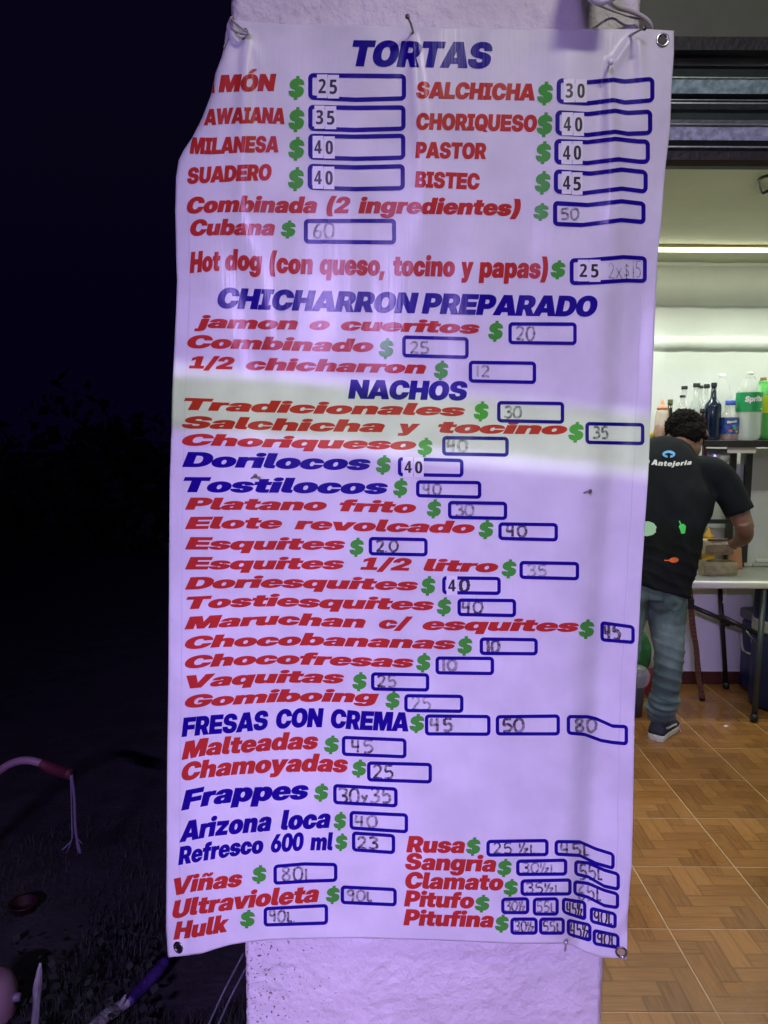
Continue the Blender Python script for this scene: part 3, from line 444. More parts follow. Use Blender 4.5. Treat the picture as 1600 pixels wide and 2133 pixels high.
# cloth
def make_cloth():
    NX, NY = 230, 470
    s = np.linspace(0, 1, NX); t = np.linspace(0, 1, NY)
    T, S = np.meshgrid(t, s, indexing='ij')
    Y = 50 + 1925 * T
    for _ in range(4):
        L = np.interp(Y, LE[:, 1], LE[:, 0]); L = L - 75 * np.interp(Y, [330, 385], [1.0, 0.0])
        Rr = np.interp(Y, RE[:, 1], RE[:, 0]); X = L + (Rr - L) * S
        Xc = np.maximum(X, np.interp(Y, LE[:, 1], LE[:, 0]))
        Y = np.interp(Xc, TE[:, 0], TE[:, 1]) * (1 - T) + np.interp(Xc, BE[:, 0], BE[:, 1]) * T
    V = surf(X, Y); F = []
    for j in range(NY - 1):
        for i in range(NX - 1):
            a = j * NX + i; F.append((a, a + NX, a + NX + 1, a + 1))
    o = meshobj('banner_cloth', V, F, VW)
    me = o.data
    if sum(p.normal[1] for p in me.polygons) > 0: me.flip_normals()
    md = o.modifiers.new('thick', 'SOLIDIFY'); md.thickness = 0.0006; md.offset = -1
    return part(o, BAN)
make_cloth()

def seg_geo(font, text, x0, x1, base, H, prefix='', slant=0.21, cap=727.0, track=0.0):
    V, F, st = layout(font, prefix + text, slant, track)
    if prefix:
        Vt, _, _ = layout(font, text, slant, track); off = st[len(prefix)]
        mn, mx = Vt[:, 0].min() + off, Vt[:, 0].max() + off
    else: mn, mx = V[:, 0].min(), V[:, 0].max()
    X = x0 + (V[:, 0] - mn) / (mx - mn) * (x1 - x0)
    ba = np.array(base, float); By = np.interp(X, ba[:, 0], ba[:, 1])
    H = np.interp(X, [x0, x1], H) if isinstance(H, (tuple, list)) else H
    return np.stack([X, By - V[:, 1] / cap * H], 1), F
def line(colr, segs, base, H, prefix='', slant=0.21, name='lettering', font=None, track=0.0):
    for i, (t, x0, x1) in enumerate(segs):
        hh = H
        if isinstance(H, (tuple, list)): hh = H
        V, F = seg_geo(font or FB, t, x0, x1, base, hh, prefix if i == 0 else '', slant, track=track)
        onban(name, V, F, colr, 0.0009)
def dollar(x0, x1, y0, y1, sl=0.12):
    V, F, _ = layout(FB, '$', sl)
    X = x0 + (V[:, 0] - V[:, 0].min()) / np.ptp(V[:, 0]) * (x1 - x0)
    Y = y1 - (V[:, 1] - V[:, 1].min()) / np.ptp(V[:, 1]) * (y1 - y0)
    onban('dollar_sign', np.stack([X, Y], 1), F, VG, 0.0009)
def pbox(x0, x1, top, bot, th=6.6, rad=10):
    th += 0.9
    """price frame: top and bottom are lists of (x, y)"""
    top = np.array(top, float) if isinstance(top, list) else np.array([(x0, top), (x1, top)], float)
    bot = np.array(bot, float) if isinstance(bot, list) else np.array([(x0, bot), (x1, bot)], float)
    def loop(i, r):
        a, b = x0 + i, x1 - i; pts = []
        def at(x, v): 
            yt = np.interp(x, top[:, 0], top[:, 1]); yb = np.interp(x, bot[:, 0], bot[:, 1]); return yt + (yb - yt) * 0 + v if v >= 0 else yb + v
        N = max(6, int((x1 - x0) / 4))
        for k in range(N + 1):
            x = a + r + (b - a - 2 * r) * k / N; pts.append((x, at(x, i)))
        for k in range(1, 5):
            an = k / 5 * math.pi / 2; x = b - r + r * math.sin(an); pts.append((x, at(x, i + r - r * math.cos(an))))
        for k in range(0, 4):
            x = b; yt = at(x, i + r); yb = at(x, -(i + r)); pts.append((x, yt + (yb - yt) * k / 3))
        for k in range(1, 5):
            an = k / 5 * math.pi / 2; x = b - r + r * math.cos(an); pts.append((x, at(x, -(i + r - r * math.sin(an)))))
        for k in range(N + 1):
            x = b - r - (b - a - 2 * r) * k / N; pts.append((x, at(x, -i if i > 0 else -1e-6)))
        for k in range(1, 5):
            an = k / 5 * math.pi / 2; x = a + r - r * math.sin(an); pts.append((x, at(x, -(i + r - r * math.cos(an)))))
        for k in range(0, 4):
            x = a; yt = at(x, i + r); yb = at(x, -(i + r)); pts.append((x, yb + (yt - yb) * k / 3))
        for k in range(1, 5):
            an = k / 5 * math.pi / 2; x = a + r - r * math.cos(an); pts.append((x, at(x, i + r - r * math.sin(an))))
        return pts
    o, n = loop(0.0, rad), loop(th, max(2.5, rad - th)); N = len(o)
    onban('price_frame', o + n, [(k, (k + 1) % N, N + (k + 1) % N, N + k) for k in range(N)], VB, 0.0012)
HW = {
 '0': [[(.5, 0), (.15, .2), (.05, .55), (.2, .9), (.5, 1), (.85, .8), (.95, .45), (.8, .1), (.45, .02)]],
 '1': [[(.45, 0), (.5, .5), (.5, 1)]],
 '2': [[(.1, .2), (.35, 0), (.75, .1), (.8, .35), (.5, .65), (.1, .95)], [(.1, .95), (.5, .93), (.95, 1)]],
 '3': [[(.1, .1), (.5, 0), (.85, .15), (.7, .4), (.4, .47)], [(.4, .47), (.8, .55), (.9, .8), (.5, 1), (.05, .9)]],
 '4': [[(.15, 0), (.1, .5), (.45, .52), (.8, .5)], [(.68, 0), (.68, .5), (.66, 1)]],
 '5': [[(.9, .03), (.5, .02), (.2, .05)], [(.2, .05), (.18, .45), (.6, .42), (.9, .65), (.7, .95), (.1, .97)]],
 '6': [[(.75, .05), (.35, .3), (.15, .65), (.3, .95), (.7, .95), (.85, .7), (.6, .5), (.25, .6)]],
 '8': [[(.8, .15), (.5, 0), (.15, .2), (.45, .45), (.85, .7), (.6, 1), (.2, .9), (.2, .65), (.6, .42), (.8, .15)]],
 '9': [[(.8, .3), (.5, .5), (.15, .35), (.25, .05), (.7, .02), (.8, .3), (.78, .65), (.7, 1)]],
 'L': [[(.2, .15), (.2, .6), (.2, 1)], [(.2, 1), (.6, .98), (.85, .97)]],
 '.': [[(.1, .92), (.16, 1)]], ' ': [],
 'x': [[(.05, .3), (.5, .65), (.95, 1)], [(.95, .25), (.5, .62), (.05, 1)]],
 '$': [[(.8, .2), (.4, .15), (.25, .35), (.7, .55), (.7, .75), (.15, .8)], [(.45, 0), (.47, 1)]],
 'y': [[(.1, .45), (.4, .7)], [(.8, .45), (.5, .8), (.2, 1.1)]],
 'h': [[(.1, 0.02), (.1, .5)], [(.62, .0), (.1, 1.0)], [(.55, .55), (.95, .55), (.55, 1), (1.0, .98)]],
}
def hand(text, x0, x1, y0, y1, th=4.9, m=None):
    ws = {'1': .55, '.': .3, ' ': .5, 'L': .8, 'y': .8, 'h': 1.1}
    tot = sum(ws.get(c, 1.0) for c in text); W = (x1 - x0) / tot; x = x0; V = []; F = []
    for c in text:
        cw = W * ws.get(c, 1.0)
        for st in HW[c]:
            j = lambda: random.uniform(-.025, .025)
            pts = catmull([(x + (px * .86 + .05 + j()) * cw, y0 + (py + j()) * (y1 - y0)) for px, py in st], 5)
            n = len(V)
            for i, p in enumerate(pts):
                t = pts[min(i + 1, len(pts) - 1)] - pts[max(i - 1, 0)]; L = np.linalg.norm(t) + 1e-9; nrm = np.array([-t[1], t[0]]) / L
                wd = th / 2 * (0.8 + 0.35 * random.random())
                V += [p + nrm * wd, p - nrm * wd]
            for i in range(len(pts) - 1): F.append((n + 2 * i, n + 2 * i + 1, n + 2 * i + 3, n + 2 * i + 2))
        x += cw
    onban('handwritten_price', V, F, m or (MARKF if y0 < 1060 or 1170 < y0 < 1180 or (th < 5 and y0 < 1480) else MARK), 0.0011)
def sticker(ch, x0, x1, y0, y1, dx=0.0):
    V = []; F = []; N = 5
    for i in range(N + 1):
        for j in range(N + 1): V.append((x0 + .4 + (x1 - x0 - .8) * i / N, y0 + (y1 - y0) * j / N + (i / N - .5) * dx))
    for i in range(N):
        for j in range(N): a = i * (N + 1) + j; F.append((a, a + 1, a + N + 2, a + N + 1))
    s = onban('price_sticker', V, F, STK, 0.0015)
    if ch:
        gv, F, _ = layout(FN, ch, 0.0); h = (y1 - y0) * 0.60; cx = (x0 + x1) / 2; cw = 15.5
        X = cx + ((gv[:, 0] - gv[:, 0].min()) / np.ptp(gv[:, 0]) - .5) * cw; Y = (y0 + y1) / 2 + h / 2 - gv[:, 1] / 714 * h
        o = onban('digit', np.stack([X, Y], 1), F, BLK, 0.0019)
        o.parent = s; o.matrix_parent_inverse = Matrix.Identity(4)
# ------------------------------------------------------------------ the menu
line(VB, [('TORTAS', 734, 1026)], [(730, 137), (1030, 142)], 53)
line(VR, [('MÓN', 455, 576)], [(430, 193), (500, 190), (580, 189)], 35, slant=.16)
line(VR, [('JA', 392, 447)], [(380, 195), (450, 193)], 35, slant=.16)
line(VR, [('AWAIANA', 424, 593)], [(424, 261), (480, 257), (540, 256), (593, 258)], 32.5, slant=.14)
line(VR, [('H', 382, 416)], [(380, 264), (420, 261)], 32.5, slant=.14)
line(VR, [('MILANESA', 395, 580)], [(395, 320), (440, 321), (510, 317), (580, 317)], (34, 33), slant=.14)
line(VR, [('SUADERO', 390, 566)], [(390, 383), (440, 380), (510, 376), (566, 375)], 33, slant=.12)
line(VR, [('SALCHICHA', 867, 1114)], [(867, 204), (995, 206.5), (1060, 208), (1114, 208.6)], 34, slant=.14)
line(VR, [('CHORIQUESO', 867, 1119)], [(867, 269.5), (995, 271.7), (1119, 274)], 34, slant=.10)
line(VR, [('PASTOR', 865, 1013)], [(865, 328.6), (1013, 331)], 33, slant=.10)
line(VR, [('BISTEC', 864, 1000)], [(864, 389.6), (1000, 394.6)], 33, slant=.10)
line(VR, [('Combinada', 389, 661), ('(2', 680, 730), ('ingredientes)', 746, 1085)], [(389, 445), (450, 442), (495, 441), (600, 443), (800, 444), (1000, 447), (1085, 450)], 33.5)
line(VR, [('Cubana', 396, 573)], [(396, 491), (460, 489), (573, 490)], 33)
line(VR, [('Hot', 395, 459), ('dog', 469, 546), ('(con', 561, 652), ('queso,', 666, 802), ('tocino', 819, 948), ('y', 961, 987), ('papas)', 997, 1142)], [(395, 569), (430, 565), (490, 562), (545, 565), (610, 570), (760, 573), (950, 576), (1142, 580)], 43, slant=.12)
line(VB, [('CHICHARRON', 453, 873), ('PREPARADO', 878, 1245)], [(453, 641), (560, 645), (710, 649), (860, 652), (1060, 657), (1245, 659)], 42)
line(VR, [('jamon', 404, 621), ('o', 645, 687), ('cueritos', 710, 999)], [(404, 682), (540, 685.5), (680, 687), (810, 690), (1000, 695)], 26)
line(VR, [('Combinado', 390, 778)], [(390, 725), (500, 726.5), (640, 731), (778, 733)], 27)
line(VR, [('1/2', 393, 489), ('chicharron', 512, 888)], [(393, 767), (540, 771), (745, 775), (888, 778.4)], 25.5)
line(VB, [('NACHOS', 725, 974)], [(725, 830), (974, 834)], 39, slant=.14)
line(VR, [('Tradicionales', 383, 969)], [(383, 853.5), (540, 858.4), (680, 862), (880, 864.5), (970, 867)], 24.5)
line(VR, [('Salchicha', 379, 802), ('y', 828, 876), ('tocino', 912, 1182)], [(379, 892), (510, 894), (610, 897.6), (800, 900), (1180, 905)], 25)
line(VR, [('Choriqueso', 379, 867)], [(379, 928.5), (440, 928), (576, 932), (745, 935), (868, 937)], 24)
line(VB, [('Dorilocos', 379, 772)], [(379, 972.5), (510, 974), (680, 978), (772, 979)], 31)
line(VB, [('Tostilocos', 382, 808)], [(382, 1025), (576, 1026), (710, 1028), (808, 1029)], 31)
line(VR, [('Platano', 385, 681), ('frito', 707, 867)], [(385, 1061.5), (510, 1062), (680, 1063.5), (780, 1067), (867, 1068.5)], 25)
line(VR, [('Elote', 385, 588), ('revolcado', 613, 989)], [(385, 1102), (480, 1101), (588, 1101.5), (780, 1107), (989, 1110.7)], 25)
line(VR, [('Esquites', 385, 719)], [(385, 1144.4), (500, 1145), (719, 1145)], 25.5)
line(VR, [('Esquites', 385, 717), ('1/2', 750, 858), ('litro', 882, 1038)], [(385, 1186), (717, 1185.6), (860, 1189), (1038, 1192)], 25.5)
line(VR, [('Doriesquites', 385, 871)], [(385, 1228), (475, 1225), (576, 1224), (680, 1226), (871, 1230)], 25)
line(VR, [('Tostiesquites', 388, 904)], [(388, 1269), (475, 1265), (576, 1262.6), (680, 1266.6), (904, 1271.5)], 25.5)
line(VR, [('Maruchan', 384, 762), ('c/', 789, 861), ('esquites', 880, 1206)], [(384, 1311), (492, 1305), (576, 1301), (680, 1305), (762, 1308), (880, 1312), (1206, 1316)], 25.5)
line(VR, [('Chocobananas', 385, 949)], [(385, 1352.7), (458, 1347.6), (576, 1345), (645, 1344), (762, 1347.6), (949, 1352.7)], 25.5)
line(VR, [('Chocofresas', 385, 862)], [(385, 1393), (475, 1386.4), (576, 1383), (711, 1386.4), (862, 1391)], 25.5)
line(VR, [('Vaquitas', 388, 717)], [(388, 1434.5), (441, 1430), (542, 1423), (627, 1422), (717, 1423.6)], 26.5)
line(VR, [('Gomiboing', 385, 790)], [(385, 1475), (475, 1468.4), (576, 1462), (678, 1461.5), (790, 1464)], 26)
line(VB, [('FRESAS', 378, 559), ('CON', 575, 675), ('CREMA', 689, 851)], [(378, 1535), (441, 1529), (492, 1525.6), (556, 1519), (627, 1514.6), (678, 1514.5), (745, 1520), (851, 1523.5)], 39, slant=.14)
line(VR, [('Malteadas', 378, 663)], [(378, 1583), (424, 1574), (492, 1569), (576, 1562), (663, 1560)], 36)
line(VR, [('Chamoyadas', 378, 725)], [(378, 1627), (424, 1620), (492, 1613), (576, 1608), (660, 1606.6), (725, 1609)], 36.5)
line(VB, [('Frappes', 377, 643)], [(377, 1688.6), (441, 1676), (492, 1670), (576, 1667), (643, 1664)], 40)
line(VB, [('Arizona', 373, 566), ('loca', 585, 689)], [(373, 1755), (441, 1741.6), (508, 1735), (566, 1730), (688, 1724)], 41)
line(VB, [('Refresco', 371, 549), ('600', 564, 633), ('ml', 646, 694)], [(371, 1802), (441, 1790), (508, 1780), (548, 1777), (564, 1776), (633, 1771), (693, 1771)], 37, slant=.15)
line(VR, [('Viñas', 362, 505)], [(362, 1866), (407, 1856), (458, 1851), (505, 1845.5)], 35)
line(VR, [('Ultravioleta', 359, 665)], [(359, 1914), (407, 1905), (475, 1896), (542, 1888), (610, 1883), (664, 1878)], 36)
line(VR, [('Hulk', 361, 478)], [(361, 1957.5), (407, 1952), (441, 1946), (478, 1939.7)], 36)
line(VR, [('Rusa', 846, 969)], [(846, 1775), (969, 1777)], 33.5, slant=.17)
line(VR, [('Sangria', 844, 1034)], [(844, 1811), (1034, 1816)], 34, slant=.17)
line(VR, [('Clamato', 844, 1049)], [(844, 1850.5), (1049, 1854.6)], 34, slant=.17)
line(VR, [('Pitufo', 841, 988)], [(841, 1887.7), (988, 1892.4)], 33, slant=.17)
line(VR, [('Pitufina', 840, 1029)], [(840, 1927), (1029, 1932)], 33, slant=.17)
for a in [(601, 634, 158, 208), (601, 634, 223, 275), (600.6, 634, 285, 335), (600, 633, 348, 398), (585, 616, 459, 497),
          (1119, 1152, 170, 219.5), (1118, 1151, 234, 285), (1116, 1148, 294, 342), (1114, 1147, 356, 405), (1111, 1143, 423, 460),
          (1147, 1178, 542, 582), (1017, 1048, 668, 712), (789, 820, 704, 748), (904, 934, 751, 792), (987, 1018, 836, 878),
          (1184, 1216, 879, 922), (870, 901, 912, 952), (783, 814, 948, 989), (819, 849, 996, 1037), (889, 919, 1040, 1080), (997, 1028, 1083, 1123),
          (728, 758, 1120, 1160), (1045, 1076, 1165, 1205), (877, 907, 1200, 1241), (910, 940, 1244, 1284), (1206, 1238, 1290, 1331),
          (953, 984, 1325, 1366), (867, 897, 1360, 1401), (734, 764, 1400, 1440), (803, 833, 1439, 1479), (853, 884, 1487, 1527),
          (675, 706, 1532, 1571), (733, 763, 1582, 1620), (654, 684, 1632, 1670), (695, 721, 1691, 1730), (698, 724, 1736, 1773),
          (525, 555, 1802, 1841), (679, 708, 1845, 1883), (500, 531, 1895, 1934), (971, 1001, 1744, 1783), (1036, 1066, 1789, 1827),
          (1049, 1079, 1831, 1868), (989, 1020, 1864, 1901), (1031, 1060, 1905, 1943)]: dollar(*a)
t8 = 8.0
pbox(642, 846, [(642, 152), (846, 154)], [(642, 207), (740, 212), (846, 209)], t8, 11)
pbox(642, 845, [(642, 218), (740, 220), (845, 219)], [(642, 272), (740, 275), (845, 272)], t8, 11)
pbox(642, 844.5, [(642, 278), (740, 280), (844, 278)], [(642, 332), (740, 335), (844, 332.5)], t8, 11)
pbox(641, 843.5, [(641, 341), (740, 344), (843, 341.5)], [(641, 395), (740, 398), (843, 396)], t8, 11)
pbox(633, 825, [(633, 456), (825, 455.6)], [(633, 507), (825, 509)], 7.4, 9)
pbox(1159.7, 1363.5, [(1170, 163), (1224, 167), (1278, 161.5), (1302, 165), (1353, 160)], [(1170, 216), (1224, 219.5), (1278, 212.6), (1302, 217.7), (1353, 213.5)], t8, 12)
pbox(1157, 1359, [(1160, 229), (1224, 233), (1282, 226), (1309, 230.5), (1350, 228)], [(1160, 281.5), (1224, 285.5), (1282, 278.5), (1309, 283), (1350, 281)], t8, 12)
pbox(1154.6, 1354, [(1160, 289), (1224, 291.5), (1282, 284.5), (1330, 290), (1350, 290)], [(1160, 341.5), (1224, 344), (1288, 336), (1332, 341), (1350, 341)], t8, 12)
pbox(1153.6, 1349.5, [(1160, 352.5), (1231, 357), (1295, 348.5), (1345, 354)], [(1160, 403), (1214, 407), (1295, 397), (1342, 403)], t8, 12)
pbox(1152, 1345, [(1158, 418.5), (1224, 422.5), (1295, 414.5), (1342, 420)], [(1158, 470.8), (1214, 473), (1295, 462.5), (1342, 467)], t8, 10)
pbox(1186.7, 1347.7, [(1187, 538), (1230, 537), (1299, 531), (1346, 534)], [(1187, 594), (1231, 593), (1305, 588.4), (1342, 589.4)], 7.5, 10)
for (x0, x1, tl, tr, bl, br) in [(1059, 1201.5, 671, 671.4, 717, 719), (837.8, 976.4, 698.4, 702, 744, 748), (976.4, 1117, 751, 753, 797, 800), (1035.5, 1175.5, 835, 837, 880, 883),
        (1219.5, 1342.6, 878.7, 881.4, 925, 927.6), (921, 1060, 908, 910, 949, 951.6), (828.7, 965.6, 952, 955.6, 992, 994.4), (866.5, 1002.8, 1000, 1001.7, 1036, 1039.5),
        (933, 1056.8, 1043, 1045, 1081, 1083.4), (1038, 1162.4, 1087.7, 1089.4, 1125, 1128.2), (768, 891, 1118, 1120.5, 1157, 1159.3), (1082, 1206.6, 1168, 1170.4, 1206, 1209.2),
        (921, 1043.3, 1199.8, 1201.5, 1238, 1239.6), (952.8, 1075.3, 1246.4, 1247.4, 1283.5, 1285.9), (999, 1120.5, 1327.4, 1329, 1364.5, 1365.5), (907, 1029.4, 1367, 1368, 1405, 1406.7),
        (772.7, 894.4, 1400, 1402.3, 1438.7, 1441), (842, 965.6, 1445.5, 1447, 1483.6, 1485.3), (885, 1022, 1487.8, 1489, 1532.3, 1533), (1032.6, 1166.6, 1489.5, 1487.8, 1532.3, 1532.3),
        (712, 847, 1532.3, 1538, 1574.5, 1580.2), (764.6, 900, 1585.6, 1589, 1627.8, 1632.5), (694, 828.4, 1632.5, 1640.3, 1675, 1682.5), (728, 850.3, 1688.6, 1694.3, 1728, 1736.5),
        (733, 823.3, 1731.4, 1737.5, 1773.6, 1779.7), (709.6, 826.7, 1843.8, 1849.6, 1883.3, 1888.4), (549, 683.6, 1889.4, 1882.6, 1930.5, 1926.2), (1013, 1143, 1749.3, 1747.3, 1784.8, 1783.7),
        (1075, 1182, 1790.5, 1788.1, 1825, 1824.2), (1084, 1191, 1831.7, 1829.3, 1866.4, 1865.7), (1250.5, 1322.4, 1293, 1303, 1336, 1342)]:
    pbox(x0, x1, [(x0, tl), (x1, tr)], [(x0, bl), (x1, br)], 6.4, 9)
pbox(569.5, 703, [(570, 1801.3), (634, 1796), (703, 1797.3)], [(570, 1843.5), (637, 1839.4), (703, 1837)], 6.4, 9)
pbox(1180.4, 1308.4, [(1185, 1489), (1225, 1489.5), (1242, 1493.5), (1276, 1508.7), (1308, 1510)], [(1185, 1530.6), (1218, 1533.5), (1252, 1546), (1275, 1550), (1306, 1553.2)], 6.4, 9)
pbox(1155, 1280.7, [(1158, 1749.3), (1208, 1750), (1242, 1765), (1279, 1776.3)], [(1158, 1782.7), (1208, 1785.6), (1242, 1802), (1276, 1811.8)], 6.4, 9)
pbox(1196, 1291.5, [(1198, 1791), (1225, 1794), (1259, 1809), (1289, 1817.5)], [(1198, 1824), (1225, 1830), (1259, 1849.6), (1287, 1855.6)], 6.4, 9)
pbox(1194, 1290, [(1196, 1832.7), (1225, 1836.5), (1259, 1851), (1287, 1858.7)], [(1196, 1864.7), (1225, 1872.5), (1259, 1890), (1287, 1894.4)], 6.4, 9)
for a in [(1043.8, 1102.8, 1869.8, 1868.5, 1904.6, 1904.6), (1109.6, 1164.2, 1869.8, 1868.5, 1907.6, 1907.6), (1170.3, 1221.6, 1868.5, 1877, 1902, 1919), (1228.4, 1285, 1887.7, 1901.2, 1922, 1936),
          (1063, 1120.4, 1911, 1911, 1947.4, 1947.4), (1122.7, 1177, 1911, 1911, 1947.4, 1947.4), (1180.4, 1232.4, 1912.5, 1924, 1948, 1963.5), (1234.4, 1290.8, 1934, 1946, 1968.5, 1978)]:
    pbox(a[0], a[1], [(a[0], a[2]), (a[1], a[3])], [(a[0], a[4]), (a[1], a[5])], 6.2, 9)
for a in [('2', 660, 682.5, 155, 204), ('5', 682.5, 706.6, 156, 205), ('3', 654.6, 677, 220, 268), ('5', 677, 701, 221, 269), ('4', 651, 674, 283, 329), ('0', 674, 698, 284, 330),
          ('4', 651, 674, 346, 393), ('0', 674, 697, 347, 394), ('3', 1174, 1198, 164, 213), ('0', 1198, 1223, 165, 213), ('4', 1170, 1194, 234, 282), ('0', 1194, 1217, 235, 283),
          ('4', 1169, 1192, 294, 342), ('0', 1192, 1214, 294, 342), ('4', 1170, 1191, 357, 404), ('5', 1191, 1214, 359, 406), ('2', 1203.6, 1227, 541, 586), ('5', 1227, 1251.5, 541, 587),
          ('4', 839, 861.5, 952, 993), ('0', 861.5, 883, 953, 994), ('4', 930, 953, 1199, 1240)]: sticker(*a)
for a in [('60', 650, 698, 464, 496), ('50', 1167, 1208, 434, 457), ('20', 1073, 1116, 680, 709), ('25', 853, 895, 712, 736), ('12', 990, 1022, 762, 785), ('30', 1049, 1088, 847, 870),
          ('35', 1234, 1269, 889, 913), ('40', 930, 976, 916, 941, 6), ('40', 880, 921, 1008, 1030), ('30', 947, 988, 1050, 1075), ('40', 1054, 1099, 1095, 1118, 5.5), ('2.0', 782, 831, 1126, 1149, 5),
          ('35', 1096, 1141, 1176, 1201, 5), ('0', 957, 979, 1206, 1232, 7, MARKD), ('40', 961, 1008, 1253, 1277, 5.5), ('45', 1257, 1294, 1301, 1332, 7), ('10', 1012, 1042, 1334, 1359, 6.5), ('10', 919, 953, 1374, 1397, 6.5),
          ('25', 784, 828, 1407, 1431, 5), ('25', 856, 900, 1451, 1479), ('45', 895, 946, 1496, 1523, 6), ('50', 1045, 1094, 1497, 1524, 6), ('80', 1196, 1245, 1497, 1525, 6), ('45', 730, 780, 1541, 1568, 5),
          ('25', 775, 822, 1594, 1622, 5), ('30y35', 703, 817, 1642, 1673, 5.5), ('40', 738, 788, 1699, 1724, 5), ('23', 743, 790, 1744, 1768, 5), ('80L.', 585, 660, 1806, 1834, 4.8), ('90L', 721, 779, 1854, 1877),
          ('90L.', 559, 617, 1896, 1920, 4.8), ('25 hL.', 1026, 1126, 1756, 1778, 4), ('45L', 1166, 1232, 1756, 1782, 5), ('30hL.', 1086, 1166, 1797, 1819, 4), ('55L', 1206, 1258, 1800, 1832, 4.5),
          ('35hL.', 1094, 1176, 1839, 1860, 4), ('65L', 1202, 1256, 1842, 1876, 4.5), ('30h', 1051, 1095, 1877, 1898, 3.6), ('55L', 1117, 1158, 1877, 1900, 3.6), ('45h', 1180, 1214, 1879, 1908, 3.6, MARKD), ('90L', 1236, 1278, 1897, 1926, 4, MARKD),
          ('30h', 1071, 1113, 1919, 1940, 3.6), ('55L', 1130, 1170, 1919, 1941, 3.6), ('45h', 1188, 1226, 1922, 1953, 3.6, MARKD), ('90L', 1243, 1284, 1944, 1970, 4, MARKD)]: hand(*a)
for a in [('2x$', 1266, 1314, 549, 580, 2.6), ('15', 1316, 1336, 543, 578, 2.6)]: hand(*a)

# eyelets of the banner
def eyelet(X, Y, r=13.5):
    c = Vector(surf([X], [Y])[0]); n = Vector(snormal(np.array([float(X)]), np.array([float(Y)]))[0])
    if n.y > 0: n = -n
    s = r * YB / FPX
    prof = []
    V, F = [], []
    q = n.to_track_quat('Z', 'Y'); seg = 28
    rings = [(1.0, 0.0004), (0.98, 0.0022), (0.86, 0.0030), (0.70, 0.0026), (0.58, 0.0014), (0.54, -0.002), (0.54, -0.006)]
    for rr, zz in rings:
        for k in range(seg):
            an = 2 * math.pi * k / seg; V.append(c + q @ Vector((rr * s * math.cos(an), rr * s * math.sin(an), zz)))
    for i in range(len(rings) - 1):
        for k in range(seg): a = i * seg + k; b = i * seg + (k + 1) % seg; F.append((a, b, b + seg, a + seg))
    part(meshobj('eyelet', V, F, EYEL), BAN)
    hole = [c + n * 0.0010 + q @ Vector((0.56 * s * math.cos(2 * math.pi * k / seg), 0.56 * s * math.sin(2 * math.pi * k / seg), 0)) for k in range(seg)]
    return hole
for X, Y in ((1380, 84), (372, 1973), (1294, 1983)):
    h = eyelet(X, Y)
    mm = BLK if X != 1294 else mat('pale_hole', (0.42, 0.33, 0.16), 0.5)
    part(meshobj('eyelet_hole', h, [tuple(range(len(h)))], mm), BAN)
# welded hem along the edges of the banner
def hem(path):
    V = []; F = []
    for i, (x, y) in enumerate(path): V += [(x - .8, y), (x + .8, y)]
    for i in range(len(path) - 1): a = 2 * i; F.append((a, a + 1, a + 3, a + 2))
    onban('hem_seam', V, F, mat('seam', (0.62, 0.61, 0.64), 0.4), 0.0004)
hem([(np.interp(y, RE[:, 1], RE[:, 0]) - 31 + 1.0 * math.sin(y), y) for y in np.arange(620, 1860, 6.0)])
hem([(np.interp(y, LE[:, 1], LE[:, 0]) + 27, y) for y in np.arange(430, 1960, 8.0)])
